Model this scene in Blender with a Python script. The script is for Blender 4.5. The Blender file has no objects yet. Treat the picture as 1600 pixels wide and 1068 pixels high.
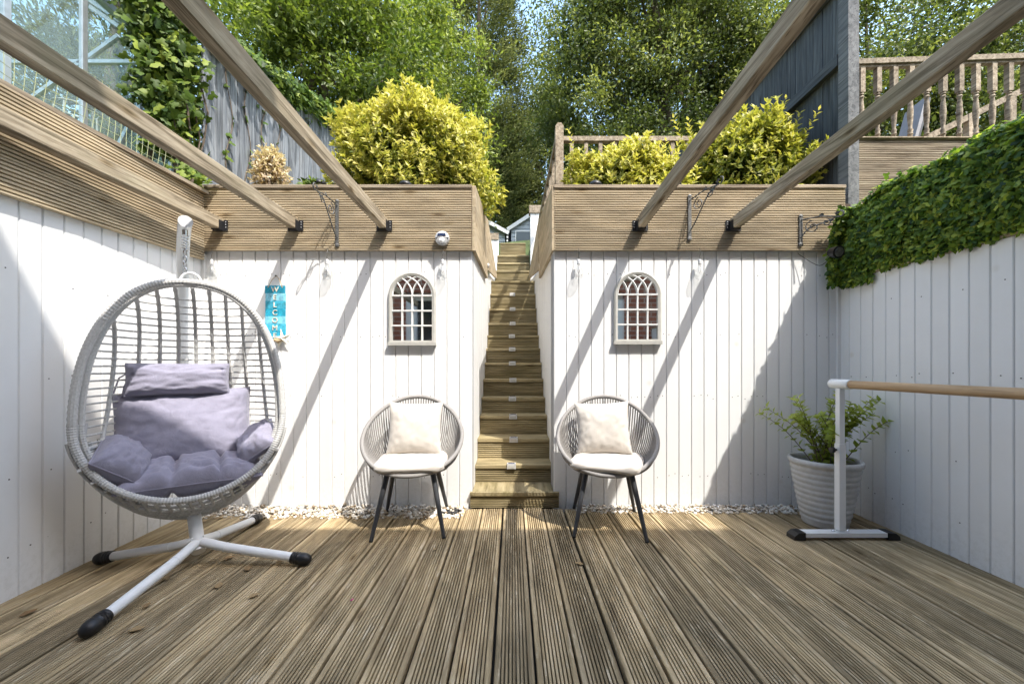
import bpy, math, random
import numpy as np
from mathutils import Vector, Matrix, noise

rnd = random.Random(11)
nr = np.random.default_rng(11)
PI = math.pi
SC = bpy.context.scene
COL = SC.collection

# ------------------------------------------------------------------ camera, sky, sun, exposure
cam_d = bpy.data.cameras.new("camera")
cam = bpy.data.objects.new("camera", cam_d)
COL.objects.link(cam)
cam.location = (0, 0, 1.0)
cam.rotation_euler = (PI / 2, 0, 0)
cam_d.sensor_width = 36
cam_d.lens = 13.95
cam_d.shift_y = 0.0238
cam_d.clip_start = 0.05
cam_d.clip_end = 500
SC.camera = cam

LIGHT = Vector((-0.435, 0.489, -1.0)).normalized()
world = bpy.data.worlds.new("World")
SC.world = world
world.use_nodes = True
wn, wl = world.node_tree.nodes, world.node_tree.links
sky = wn.new("ShaderNodeTexSky")
sky.sky_type = 'NISHITA'
sky.sun_disc = False
sky.sun_elevation = math.asin(-LIGHT.z)
sky.sun_rotation = math.atan2(-LIGHT.x, -LIGHT.y)
sky.air_density = 2.0
sky.dust_density = 3.0
sky.ozone_density = 4.0
wl.new(sky.outputs[0], wn["Background"].inputs[0])
wn["Background"].inputs[1].default_value = 0.15

sun_d = bpy.data.lights.new("sun", 'SUN')
sun_d.energy = 2.0
sun_d.angle = math.radians(0.5)
sun_d.color = (1.0, 0.955, 0.88)
sun = bpy.data.objects.new("sun", sun_d)
COL.objects.link(sun)
sun.location = (6, -6, 12)
sun.rotation_euler = LIGHT.to_track_quat('-Z', 'Y').to_euler()

SC.view_settings.view_transform = 'Standard'
SC.view_settings.look = 'None'
SC.view_settings.gamma = 1.0
SC.view_settings.use_curve_mapping = False
SC.view_settings.exposure = 1.87
SC.cycles.max_bounces = 8
SC.cycles.transparent_max_bounces = 12


# ------------------------------------------------------------------ helpers
class MB:
    """collects shapes, then becomes one mesh"""
    def __init__(s):
        s.v, s.f = [], []

    def add(s, vs, fs):
        o = len(s.v)
        s.v += [tuple(p) for p in vs]
        s.f += [tuple(i + o for i in f) for f in fs]
        return s

    def box(s, x0, x1, y0, y1, z0, z1):
        vs = [(x, y, z) for z in (z0, z1) for y in (y0, y1) for x in (x0, x1)]
        return s.add(vs, [(0, 2, 3, 1), (4, 5, 7, 6), (0, 1, 5, 4), (2, 6, 7, 3), (0, 4, 6, 2), (1, 3, 7, 5)])

    def bar(s, a, b, w, h, up=(0, 0, 1)):
        """a box of section w x h from a to b"""
        a, b = Vector(a), Vector(b)
        d = (b - a).normalized()
        up = Vector(up)
        sx = d.cross(up)
        if sx.length < 1e-4:
            sx = d.cross(Vector((0, 1, 0)))
        sx.normalize()
        sz = sx.cross(d)
        vs = []
        for p in (a, b):
            for i, j in ((-1, -1), (1, -1), (1, 1), (-1, 1)):
                vs.append(p + sx * (i * w / 2) + sz * (j * h / 2))
        return s.add(vs, [(3, 2, 1, 0), (4, 5, 6, 7), (0, 1, 5, 4), (1, 2, 6, 5), (2, 3, 7, 6), (3, 0, 4, 7)])

    def tube(s, path, r, n=8, closed=False, caps=True, flat=1.0):
        P = [Vector(p) for p in path]
        m = len(P)
        rs = r if isinstance(r, (list, tuple)) else [r] * m
        T = []
        for i in range(m):
            if closed:
                t = P[(i + 1) % m] - P[i - 1]
            else:
                t = P[min(i + 1, m - 1)] - P[max(i - 1, 0)]
            T.append(t.normalized() if t.length > 1e-9 else Vector((0, 0, 1)))
        ref = Vector((0, 0, 1)) if abs(T[0].z) < 0.9 else Vector((0, 1, 0))
        nrm = (ref - T[0] * ref.dot(T[0])).normalized()
        vs = []
        for i in range(m):
            nrm = nrm - T[i] * nrm.dot(T[i])
            if nrm.length < 1e-6:
                nrm = Vector((1, 0, 0))
            nrm.normalize()
            bn = T[i].cross(nrm)
            for k in range(n):
                a = 2 * PI * k / n
                vs.append(P[i] + nrm * (rs[i] * math.cos(a)) + bn * (rs[i] * math.sin(a) * flat))
        fs = []
        for i in range(m if closed else m - 1):
            j = (i + 1) % m
            for k in range(n):
                l = (k + 1) % n
                fs.append((i * n + k, i * n + l, j * n + l, j * n + k))
        if caps and not closed:
            fs.append(tuple(range(n - 1, -1, -1)))
            fs.append(tuple((m - 1) * n + k for k in range(n)))
        return s.add(vs, fs)

    def lathe(s, prof, n=32, c=(0, 0, 0), axis='z'):
        vs, fs = [], []
        for (r, z) in prof:
            for k in range(n):
                a = 2 * PI * k / n
                if axis == 'z':
                    vs.append((c[0] + r * math.cos(a), c[1] + r * math.sin(a), c[2] + z))
                elif axis == 'y':
                    vs.append((c[0] + r * math.cos(a), c[1] + z, c[2] + r * math.sin(a)))
                else:
                    vs.append((c[0] + z, c[1] + r * math.cos(a), c[2] + r * math.sin(a)))
        for i in range(len(prof) - 1):
            for k in range(n):
                l = (k + 1) % n
                fs.append((i * n + k, i * n + l, (i + 1) * n + l, (i + 1) * n + k))
        fs.append(tuple(range(n - 1, -1, -1)))
        fs.append(tuple((len(prof) - 1) * n + k for k in range(n)))
        return s.add(vs, fs)

    def prism(s, poly, a, b, plane='xz'):
        """extrude a 2D polygon between two values of the third axis"""
        def p3(p, t):
            if plane == 'xz':
                return (p[0], t, p[1])
            if plane == 'yz':
                return (t, p[0], p[1])
            return (p[0], p[1], t)
        n = len(poly)
        vs = [p3(p, a) for p in poly] + [p3(p, b) for p in poly]
        fs = [tuple(range(n)), tuple(range(2 * n - 1, n - 1, -1))]
        for i in range(n):
            j = (i + 1) % n
            fs.append((i, n + i, n + j, j))
        return s.add(vs, fs)

    def mesh(s, name, mat=None, smooth=None):
        me = bpy.data.meshes.new(name)
        me.from_pydata(s.v, [], s.f)
        me.validate()
        import bmesh
        bm = bmesh.new(); bm.from_mesh(me)
        bmesh.ops.recalc_face_normals(bm, faces=bm.faces)
        bm.to_mesh(me); bm.free()
        if smooth is not None:
            me.polygons.foreach_set('use_smooth', [True] * len(me.polygons))
            me.set_sharp_from_angle(angle=math.radians(smooth))
        if mat:
            me.materials.append(mat)
        return me


def put(name, me, parent=None, world_coords=True):
    o = bpy.data.objects.new(name, me)
    COL.objects.link(o)
    if parent is not None:
        o.parent = parent
        if world_coords:
            o.matrix_parent_inverse = root_matrix(parent).inverted()
    return o


def root_matrix(o):
    m = o.matrix_basis.copy()
    if o.parent is not None:
        m = root_matrix(o.parent) @ o.matrix_parent_inverse @ m
    return m


def tag(o, label=None, cat=None, group=None, kind=None):
    if label: o['label'] = label
    if cat: o['category'] = cat
    if group: o['group'] = group
    if kind: o['kind'] = kind
    return o


def thing(name, label, cat, loc=(0, 0, 0), rz=0.0, group=None):
    o = bpy.data.objects.new(name, None)
    COL.objects.link(o)
    o.empty_display_size = 0.1
    o.location = loc
    o.rotation_euler = (0, 0, rz)
    return tag(o, label, cat, group)


def copy_tree(o, parent=None):
    c = o.copy()
    COL.objects.link(c)
    c.parent = parent
    for ch in list(o.children):
        copy_tree(ch, c)
    return c


def frame(o, origin, xa, ya, za):
    """orient an object: local axes to world axes"""
    m = Matrix.Identity(4)
    for i, a in enumerate((xa, ya, za)):
        a = Vector(a)
        for r in range(3):
            m[r][i] = a[r]
    for r in range(3):
        m[r][3] = origin[r]
    o.matrix_basis = m
    return o


# ------------------------------------------------------------------ materials
def new_mat(name):
    m = bpy.data.materials.new(name)
    m.use_nodes = True
    nt = m.node_tree
    return m, nt.nodes, nt.links, nt.nodes["Principled BSDF"]


def ramp(nodes, stops, interp='LINEAR'):
    r = nodes.new("ShaderNodeValToRGB")
    r.color_ramp.interpolation = interp
    e = r.color_ramp.elements
    while len(e) < len(stops):
        e.new(0.5)
    for i, (p, c) in enumerate(stops):
        e[i].position = p
        e[i].color = (c[0], c[1], c[2], 1)
    return r


def mixc(nodes, links, fac, a, b, mode='MIX'):
    m = nodes.new("ShaderNodeMix")
    m.data_type = 'RGBA'
    m.blend_type = mode
    for sock, val in ((m.inputs[0], fac), (m.inputs[6], a), (m.inputs[7], b)):
        if hasattr(val, 'links') or isinstance(val, bpy.types.NodeSocket):
            links.new(val, sock)
        elif isinstance(val, (int, float)):
            sock.default_value = val
        else:
            sock.default_value = (val[0], val[1], val[2], 1)
    return m.outputs[2]


def noise_tex(nodes, links, vec, scale, detail=4, rough=0.55, dist=0.0):
    n = nodes.new("ShaderNodeTexNoise")
    n.inputs['Scale'].default_value = scale
    n.inputs['Detail'].default_value = detail
    n.inputs['Roughness'].default_value = rough
    n.inputs['Distortion'].default_value = dist
    if vec is not None:
        links.new(vec, n.inputs['Vector'])
    return n.outputs[0]


def mat_wood(name, dark, mid, light, stain=None, stain_amt=0.0, vary=0.25, grain=1.0, rough=0.82, bump=0.3, bleach=None, knots=0.8, contrast=1.0):
    """weathered timber, grain along local Y; each board its own shade"""
    m, n, l, b = new_mat(name)
    tc = n.new("ShaderNodeTexCoord")
    oi = n.new("ShaderNodeObjectInfo")
    comb = n.new("ShaderNodeCombineXYZ")
    mul = n.new("ShaderNodeMath"); mul.operation = 'MULTIPLY'; mul.inputs[1].default_value = 57.0
    l.new(oi.outputs['Random'], mul.inputs[0])
    for i in range(3):
        l.new(mul.outputs[0], comb.inputs[i])
    add = n.new("ShaderNodeVectorMath"); add.operation = 'ADD'
    l.new(tc.outputs['Object'], add.inputs[0]); l.new(comb.outputs[0], add.inputs[1])
    mp = n.new("ShaderNodeMapping")
    mp.inputs['Scale'].default_value = (34 * grain, 2.2 * grain, 34 * grain)
    l.new(add.outputs[0], mp.inputs[0])
    g1 = noise_tex(n, l, mp.outputs[0], 1.0, 6, 0.6, 0.6)
    r1 = ramp(n, [(0.5 - .14 / contrast, dark), (0.5, mid), (0.5 + .14 / contrast, light)])
    l.new(g1, r1.inputs[0])
    col = r1.outputs[0]
    # blotches along the board
    mp2 = n.new("ShaderNodeMapping")
    mp2.inputs['Scale'].default_value = (7, 1.8, 7)
    l.new(add.outputs[0], mp2.inputs[0])
    g2 = noise_tex(n, l, mp2.outputs[0], 1.0, 5, 0.65)
    r2 = ramp(n, [(0.3, (0.62, 0.62, 0.62)), (0.7, (1.28, 1.26, 1.22))])
    l.new(g2, r2.inputs[0])
    col = mixc(n, l, 0.75, col, r2.outputs[0], 'MULTIPLY')
    # each board its own tone
    r3 = ramp(n, [(0.0, (1 - vary,) * 3), (0.5, (1, 0.99, 0.97)), (1.0, (1 + vary, 1 + vary * .95, 1 + vary * .86))])
    l.new(oi.outputs['Random'], r3.inputs[0])
    col = mixc(n, l, 1.0, col, r3.outputs[0], 'MULTIPLY')
    if stain:
        geo = n.new("ShaderNodeNewGeometry")
        mps = n.new("ShaderNodeMapping"); mps.inputs['Scale'].default_value = (4.5, 1.5, 4.5)
        l.new(add.outputs[0] if name != 'deck_timber' else geo.outputs['Position'], mps.inputs[0])
        g3 = noise_tex(n, l, mps.outputs[0], 1.0, 8, 0.72, 0.5)
        r4 = ramp(n, [(0.49, (0, 0, 0)), (0.66, (1, 1, 1))])
        l.new(g3, r4.inputs[0])
        mm = n.new("ShaderNodeMath"); mm.operation = 'MULTIPLY'; mm.inputs[1].default_value = stain_amt
        l.new(r4.outputs[0], mm.inputs[0])
        col = mixc(n, l, mm.outputs[0], col, stain)
    if bleach:
        mp4 = n.new("ShaderNodeMapping"); mp4.inputs['Scale'].default_value = (60, 7, 60)
        l.new(add.outputs[0], mp4.inputs[0])
        g5 = noise_tex(n, l, mp4.outputs[0], 1.0, 4, 0.7)
        r5 = ramp(n, [(0.58, (0, 0, 0)), (0.7, (0.75, 0.75, 0.75))])
        l.new(g5, r5.inputs[0])
        col = mixc(n, l, r5.outputs[0], col, bleach)
    mpc = n.new("ShaderNodeMapping"); mpc.inputs['Scale'].default_value = (110 * grain, 1.4 * grain, 110 * grain)
    l.new(add.outputs[0], mpc.inputs[0])
    gc = noise_tex(n, l, mpc.outputs[0], 1.0, 3, 0.5, 0.3)
    rc = ramp(n, [(0.60, (1, 1, 1)), (0.66, (0.42, 0.38, 0.34))])
    l.new(gc, rc.inputs[0])
    col = mixc(n, l, 0.85 if contrast >= 1 else 0.25, col, rc.outputs[0], 'MULTIPLY')
    if knots:
        mpk = n.new("ShaderNodeMapping"); mpk.inputs['Scale'].default_value = (9, 2.6, 9)
        l.new(add.outputs[0], mpk.inputs[0])
        vo = n.new("ShaderNodeTexVoronoi"); vo.inputs['Scale'].default_value = 1.0
        l.new(mpk.outputs[0], vo.inputs['Vector'])
        rk = ramp(n, [(0.045, (0.30, 0.24, 0.18)), (0.10, (0.78, 0.72, 0.62)), (0.17, (1, 1, 1))])
        l.new(vo.outputs['Distance'], rk.inputs[0])
        col = mixc(n, l, knots, col, rk.outputs[0], 'MULTIPLY')
    l.new(col, b.inputs['Base Color'])
    b.inputs['Roughness'].default_value = rough
    b.inputs['Specular IOR Level'].default_value = 0.25
    bp = n.new("ShaderNodeBump"); bp.inputs['Strength'].default_value = bump; bp.inputs['Distance'].default_value = 0.004
    l.new(g1, bp.inputs['Height']); l.new(bp.outputs[0], b.inputs['Normal'])
    return m


def mat_paint(name, colr, rough=0.5, dirt=0.12, dirtcol=(0.45, 0.44, 0.40), bump=0.06, scale=6.0, spec=0.35, vary=0.0):
    m, n, l, b = new_mat(name)
    geo = n.new("ShaderNodeNewGeometry")
    g = noise_tex(n, l, geo.outputs['Position'], scale, 7, 0.7, 0.3)
    r = ramp(n, [(0.45, (0, 0, 0)), (0.85, (1, 1, 1))])
    l.new(g, r.inputs[0])
    mm = n.new("ShaderNodeMath"); mm.operation = 'MULTIPLY'; mm.inputs[1].default_value = dirt
    l.new(r.outputs[0], mm.inputs[0])
    c = mixc(n, l, mm.outputs[0], colr, dirtcol)
    if vary:
        sx_ = n.new("ShaderNodeSeparateXYZ"); l.new(geo.outputs['Position'], sx_.inputs[0])
        mr = n.new("ShaderNodeMapRange"); mr.inputs[1].default_value = 0.30; mr.inputs[2].default_value = -0.02; mr.inputs[3].default_value = 0.0; mr.inputs[4].default_value = 1.0
        l.new(sx_.outputs[2], mr.inputs[0])
        gs = noise_tex(n, l, geo.outputs['Position'], 38, 6, 0.75)
        rs_ = ramp(n, [(0.46, (0, 0, 0)), (0.70, (0.28, 0.28, 0.28))]); l.new(gs, rs_.inputs[0])
        ms = n.new("ShaderNodeMath"); ms.operation = 'MULTIPLY'; l.new(mr.outputs[0], ms.inputs[0]); l.new(rs_.outputs[0], ms.inputs[1])
        c = mixc(n, l, ms.outputs[0], c, (0.34, 0.33, 0.25))
        vk = n.new("ShaderNodeTexVoronoi"); vk.inputs['Scale'].default_value = 3.4; l.new(geo.outputs['Position'], vk.inputs['Vector'])
        rk_ = ramp(n, [(0.03, (0.30, 0.30, 0.30)), (0.09, (0, 0, 0))]); l.new(vk.outputs['Distance'], rk_.inputs[0])
        c = mixc(n, l, rk_.outputs[0], c, (0.52, 0.46, 0.34))
        oi = n.new("ShaderNodeObjectInfo")
        r3 = ramp(n, [(0.0, (1 - vary,) * 3), (1.0, (1, 1, 1))])
        l.new(oi.outputs['Random'], r3.inputs[0])
        c = mixc(n, l, 1.0, c, r3.outputs[0], 'MULTIPLY')
    l.new(c, b.inputs['Base Color'])
    b.inputs['Roughness'].default_value = rough
    b.inputs['Specular IOR Level'].default_value = spec
    mp = n.new("ShaderNodeMapping"); mp.inputs['Scale'].default_value = (90, 90, 5)
    l.new(geo.outputs['Position'], mp.inputs[0])
    g2 = noise_tex(n, l, mp.outputs[0], 1.0, 4, 0.6)
    bp = n.new("ShaderNodeBump"); bp.inputs['Strength'].default_value = bump; bp.inputs['Distance'].default_value = 0.003
    l.new(g2, bp.inputs['Height']); l.new(bp.outputs[0], b.inputs['Normal'])
    return m


def mat_plain(name, colr, rough=0.5, metal=0.0, spec=0.5, var=0.1, scale=20, bump=0.05):
    m, n, l, b = new_mat(name)
    tc = n.new("ShaderNodeTexCoord")
    g = noise_tex(n, l, tc.outputs['Object'], scale, 5, 0.6)
    r = ramp(n, [(0.3, tuple(c * (1 - var) for c in colr)), (0.7, tuple(min(1, c * (1 + var)) for c in colr))])
    l.new(g, r.inputs[0]); l.new(r.outputs[0], b.inputs['Base Color'])
    b.inputs['Roughness'].default_value = rough
    b.inputs['Metallic'].default_value = metal
    b.inputs['Specular IOR Level'].default_value = spec
    bp = n.new("ShaderNodeBump"); bp.inputs['Strength'].default_value = bump; bp.inputs['Distance'].default_value = 0.003
    l.new(g, bp.inputs['Height']); l.new(bp.outputs[0], b.inputs['Normal'])
    return m


def mat_fabric(name, colr, var=0.12, weave=700, bump=0.5):
    m, n, l, b = new_mat(name)
    tc = n.new("ShaderNodeTexCoord")
    g = noise_tex(n, l, tc.outputs['Object'], 9, 6, 0.6)
    r = ramp(n, [(0.3, tuple(c * (1 - var) for c in colr)), (0.7, tuple(min(1, c * (1 + var)) for c in colr))])
    l.new(g, r.inputs[0]); l.new(r.outputs[0], b.inputs['Base Color'])
    b.inputs['Roughness'].default_value = 0.9
    b.inputs['Specular IOR Level'].default_value = 0.1
    b.inputs['Sheen Weight'].default_value = 0.25
    g2 = noise_tex(n, l, tc.outputs['Object'], weave, 2, 0.5)
    g3 = noise_tex(n, l, tc.outputs['Object'], 26, 3, 0.5, 1.0)
    ad = n.new("ShaderNodeMath"); ad.operation = 'MULTIPLY_ADD'; ad.inputs[1].default_value = 0.35
    l.new(g2, ad.inputs[0]); l.new(g3, ad.inputs[2])
    bp = n.new("ShaderNodeBump"); bp.inputs['Strength'].default_value = bump; bp.inputs['Distance'].default_value = 0.006
    l.new(ad.outputs[0], bp.inputs['Height']); l.new(bp.outputs[0], b.inputs['Normal'])
    return m


def mat_leaf(name, stops, trans=0.35, rough=0.45, spec=0.35):
    m, n, l, b = new_mat(name)
    at = n.new("ShaderNodeAttribute"); at.attribute_name = 'tint'
    r = ramp(n, stops)
    l.new(at.outputs['Fac'], r.inputs[0])
    l.new(r.outputs[0], b.inputs['Base Color'])
    b.inputs['Roughness'].default_value = rough
    b.inputs['Specular IOR Level'].default_value = spec
    t = n.new("ShaderNodeBsdfTranslucent")
    hs = mixc(n, l, 1.0, r.outputs[0], (1.1, 1.15, 0.65), 'MULTIPLY')
    l.new(hs, t.inputs[0])
    mx = n.new("ShaderNodeMixShader"); mx.inputs[0].default_value = trans
    l.new(b.outputs[0], mx.inputs[1]); l.new(t.outputs[0], mx.inputs[2])
    l.new(mx.outputs[0], n["Material Output"].inputs[0])
    return m


def mat_glass(name, tint=(0.9, 0.95, 0.95), haze=0.06, ior=1.5):
    """thin clear pane: see-through with real mirror reflection at its surface"""
    m, n, l, b = new_mat(name)
    n.remove(b)
    tr = n.new("ShaderNodeBsdfTransparent"); tr.inputs[0].default_value = (*tint, 1)
    gl = n.new("ShaderNodeBsdfGlossy"); gl.inputs['Roughness'].default_value = 0.02
    df = n.new("ShaderNodeBsdfDiffuse"); df.inputs[0].default_value = (0.75, 0.78, 0.76, 1)
    lw = n.new("ShaderNodeLayerWeight")
    pw = n.new("ShaderNodeMath"); pw.operation = 'POWER'; pw.inputs[1].default_value = 4.0; l.new(lw.outputs['Facing'], pw.inputs[0])
    ma = n.new("ShaderNodeMath"); ma.operation = 'MULTIPLY_ADD'; ma.inputs[1].default_value = 0.85; ma.inputs[2].default_value = ((ior - 1) / (ior + 1)) ** 2
    l.new(pw.outputs[0], ma.inputs[0])
    mx = n.new("ShaderNodeMixShader"); l.new(ma.outputs[0], mx.inputs[0])
    l.new(tr.outputs[0], mx.inputs[1]); l.new(gl.outputs[0], mx.inputs[2])
    geo = n.new("ShaderNodeNewGeometry")
    g = noise_tex(n, l, geo.outputs['Position'], 3.0, 5, 0.6)
    mm = n.new("ShaderNodeMath"); mm.operation = 'MULTIPLY'; mm.inputs[1].default_value = haze * 2
    l.new(g, mm.inputs[0])
    m2 = n.new("ShaderNodeMixShader"); l.new(mm.outputs[0], m2.inputs[0])
    l.new(mx.outputs[0], m2.inputs[1]); l.new(df.outputs[0], m2.inputs[2])
    l.new(m2.outputs[0], n["Material Output"].inputs[0])
    return m


M = {}
M['deck'] = mat_wood('deck_timber', (0.17, 0.125, 0.07), (0.38, 0.295, 0.175), (0.56, 0.45, 0.295),
                     stain=(0.095, 0.075, 0.042), stain_amt=0.6, vary=0.34, bleach=(0.64, 0.54, 0.38), contrast=0.65)
M['fascia'] = mat_wood('fascia_timber', (0.26, 0.20, 0.13), (0.45, 0.37, 0.255), (0.58, 0.495, 0.37),
                       stain=(0.20, 0.155, 0.105), stain_amt=0.5, vary=0.14, contrast=0.38)
M['step'] = mat_wood('step_timber', (0.15, 0.12, 0.062), (0.31, 0.255, 0.145), (0.44, 0.375, 0.24),
                     stain=(0.14, 0.12, 0.05), stain_amt=0.6, vary=0.2, contrast=0.6)
M['beam'] = mat_wood('beam_timber', (0.17, 0.135, 0.09), (0.335, 0.275, 0.195), (0.47, 0.40, 0.30),
                     stain=(0.24, 0.22, 0.13), stain_amt=0.35, vary=0.10, grain=1.25, knots=1.0, bump=0.6)
M['greywood'] = mat_wood('greyed_timber', (0.19, 0.15, 0.11), (0.31, 0.255, 0.19), (0.41, 0.35, 0.27), vary=0.15)
M['fence'] = mat_wood('weathered_blue_grey_fence', (0.13, 0.145, 0.165), (0.23, 0.25, 0.28), (0.29, 0.31, 0.335),
                      stain=(0.05, 0.055, 0.06), stain_amt=0.6, vary=0.10)
M['darkfence'] = mat_wood('charcoal_fence', (0.06, 0.068, 0.078), (0.088, 0.098, 0.11), (0.115, 0.127, 0.14), vary=0.12)
M['greypost'] = mat_wood('pale_grey_post', (0.10, 0.107, 0.115), (0.155, 0.163, 0.172), (0.20, 0.21, 0.22), vary=0.05)
M['white'] = mat_paint('white_painted_board', (0.80, 0.80, 0.795), 0.5, 0.10, (0.50, 0.48, 0.43), vary=0.05)
M['backing'] = mat_plain('shadow_gap_backing', (0.30, 0.30, 0.31), 0.8)
M['underlay'] = mat_plain('dark_soil_under_deck', (0.03, 0.026, 0.02), 0.95)
M['nail'] = mat_plain('nail_steel', (0.10, 0.09, 0.085), 0.5, 0.4)
M['black'] = mat_plain('black_plastic', (0.012, 0.012, 0.013), 0.42, 0, 0.4)
M['iron'] = mat_plain('weathered_iron', (0.13, 0.13, 0.125), 0.6, 0.5, var=0.4, scale=60, bump=0.2)
M['hanger'] = mat_plain('black_steel_hanger', (0.02, 0.02, 0.022), 0.5, 0.3)
M['powder'] = mat_plain('white_powder_coat', (0.74, 0.75, 0.75), 0.35, 0, 0.45, var=0.03)
M['rattan'] = mat_plain('grey_rattan', (0.49, 0.485, 0.47), 0.55, 0, 0.35, var=0.16, scale=120, bump=0.2)
M['rope'] = mat_plain('taupe_rope', (0.26, 0.247, 0.235), 0.75, 0, 0.2, var=0.12, scale=150, bump=0.2)
M['leg'] = mat_plain('charcoal_steel', (0.055, 0.058, 0.064), 0.45, 0.2, 0.4)
M['purple'] = mat_fabric('lavender_grey_canvas', (0.275, 0.265, 0.34))
M['cream'] = mat_fabric('oatmeal_linen', (0.54, 0.50, 0.45), 0.04, bump=0.08)
M['chrome'] = mat_plain('zinc_chain', (0.62, 0.64, 0.66), 0.25, 1.0, var=0.1)
M['pot'] = mat_plain('grey_stone_pot', (0.47, 0.47, 0.465), 0.75, 0, 0.25, var=0.10, scale=40, bump=0.15)
M['soil'] = mat_plain('garden_soil', (0.075, 0.055, 0.04), 0.95, var=0.35, scale=12, bump=0.6)
M['grass'] = mat_plain('rough_grass', (0.06, 0.085, 0.03), 0.95, var=0.4, scale=6, bump=0.6)
M['rod'] = mat_wood('beech_rod', knots=0, dark=(0.40, 0.265, 0.145), mid=(0.47, 0.32, 0.18), light=(0.53, 0.37, 0.22), vary=0.0, rough=0.45, bump=0.05)
M['alu'] = mat_plain('mill_aluminium', (0.62, 0.64, 0.66), 0.42, 0.8, var=0.12)
M['glass'] = mat_glass('greenhouse_glass', (0.93, 0.97, 0.96), 0.05, 1.5)
M['bulb'] = mat_glass('clear_bulb_glass', (0.95, 0.955, 0.955), 0.03, 1.7)
M['bark'] = mat_plain('bark', (0.13, 0.10, 0.075), 0.9, var=0.4, scale=9, bump=0.8)
M['net'] = mat_plain('green_net_cord', (0.33, 0.36, 0.20), 0.8)
M['frame'] = mat_plain('stone_grey_frame', (0.42, 0.41, 0.375), 0.6, var=0.08, scale=30)
M['muntin'] = mat_plain('white_glazing_bar', (0.72, 0.72, 0.70), 0.5, var=0.05)
M['starfish'] = mat_plain('cream_starfish', (0.72, 0.66, 0.54), 0.8, var=0.15, scale=80, bump=0.3)
M['twine'] = mat_plain('jute_twine', (0.45, 0.33, 0.19), 0.85)
M['shed_blue'] = mat_paint('pale_blue_grey_boards', (0.42, 0.47, 0.53), 0.6, 0.15)
M['felt'] = mat_plain('grey_roof_felt', (0.22, 0.22, 0.23), 0.9)
M['darkglass'] = mat_plain('dark_window_glass', (0.03, 0.035, 0.04), 0.06, 0, 0.6, var=0.05)
M['silver'] = mat_plain('silver_plastic', (0.60, 0.60, 0.60), 0.35, 0.2)
M['solar'] = mat_plain('solar_cell', (0.03, 0.05, 0.12), 0.2)
M['upvc'] = mat_plain('white_upvc', (0.76, 0.77, 0.77), 0.35, var=0.02)
mm_, n_, l_, b_ = new_mat('mirror_glass')
b_.inputs['Base Color'].default_value = (0.80, 0.81, 0.80, 1); b_.inputs['Metallic'].default_value = 1.0
tc_ = n_.new("ShaderNodeTexCoord"); g_ = noise_tex(n_, l_, tc_.outputs['Object'], 14, 3, 0.5)
rr_ = ramp(n_, [(0.4, (0.015,) * 3), (0.8, (0.06,) * 3)]); l_.new(g_, rr_.inputs[0]); l_.new(rr_.outputs[0], b_.inputs['Roughness'])
M['mirror'] = mm_
# brick
mm_, n_, l_, b_ = new_mat('red_brick')
geo_ = n_.new("ShaderNodeNewGeometry")
mp_ = n_.new("ShaderNodeMapping"); mp_.inputs['Rotation'].default_value = (PI / 2, 0, 0)
l_.new(geo_.outputs['Position'], mp_.inputs[0])
bt_ = n_.new("ShaderNodeTexBrick")
bt_.inputs['Color1'].default_value = (0.26, 0.085, 0.05, 1); bt_.inputs['Color2'].default_value = (0.36, 0.13, 0.075, 1)
bt_.inputs['Mortar'].default_value = (0.42, 0.38, 0.32, 1); bt_.inputs['Scale'].default_value = 1.0
bt_.inputs['Brick Width'].default_value = 0.225; bt_.inputs['Row Height'].default_value = 0.075
bt_.inputs['Mortar Size'].default_value = 0.006
l_.new(mp_.outputs[0], bt_.inputs[0]); l_.new(bt_.outputs[0], b_.inputs['Base Color']); b_.inputs['Roughness'].default_value = 0.85
M['brick'] = mm_
# gravel, colour per stone
mm_, n_, l_, b_ = new_mat('mixed_gravel')
at_ = n_.new("ShaderNodeAttribute"); at_.attribute_name = 'tint'
r_ = ramp(n_, [(0.0, (0.20, 0.14, 0.09)), (0.25, (0.42, 0.33, 0.22)), (0.5, (0.62, 0.55, 0.45)), (0.75, (0.74, 0.70, 0.63)), (1.0, (0.80, 0.78, 0.74))])
l_.new(at_.outputs['Fac'], r_.inputs[0]); l_.new(r_.outputs[0], b_.inputs['Base Color']); b_.inputs['Roughness'].default_value = 0.8
M['gravel'] = mm_

GREEN = [(0, (0.022, 0.045, 0.012)), (0.5, (0.05, 0.095, 0.022)), (1, (0.12, 0.19, 0.045))]
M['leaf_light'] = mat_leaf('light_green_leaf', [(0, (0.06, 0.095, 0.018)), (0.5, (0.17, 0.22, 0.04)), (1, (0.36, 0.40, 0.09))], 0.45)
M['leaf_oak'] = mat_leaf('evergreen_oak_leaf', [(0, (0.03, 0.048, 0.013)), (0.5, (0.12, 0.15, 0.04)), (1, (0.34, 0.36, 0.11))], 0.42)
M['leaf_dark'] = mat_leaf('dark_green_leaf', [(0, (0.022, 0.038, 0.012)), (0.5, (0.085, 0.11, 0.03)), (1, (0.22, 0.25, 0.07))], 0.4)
M['leaf_conifer'] = mat_leaf('conifer_spray', [(0, (0.04, 0.055, 0.02)), (0.5, (0.12, 0.14, 0.05)), (1, (0.28, 0.29, 0.11))], 0.35, 0.7, 0.15)
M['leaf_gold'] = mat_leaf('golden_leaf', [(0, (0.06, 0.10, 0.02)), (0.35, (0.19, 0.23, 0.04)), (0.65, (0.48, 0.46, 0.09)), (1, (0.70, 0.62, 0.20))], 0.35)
M['leaf_ivy'] = mat_leaf('ivy_leaf', [(0, (0.03, 0.06, 0.012)), (0.5, (0.10, 0.16, 0.026)), (1, (0.27, 0.33, 0.06))], 0.35, 0.5, 0.2)
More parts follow.
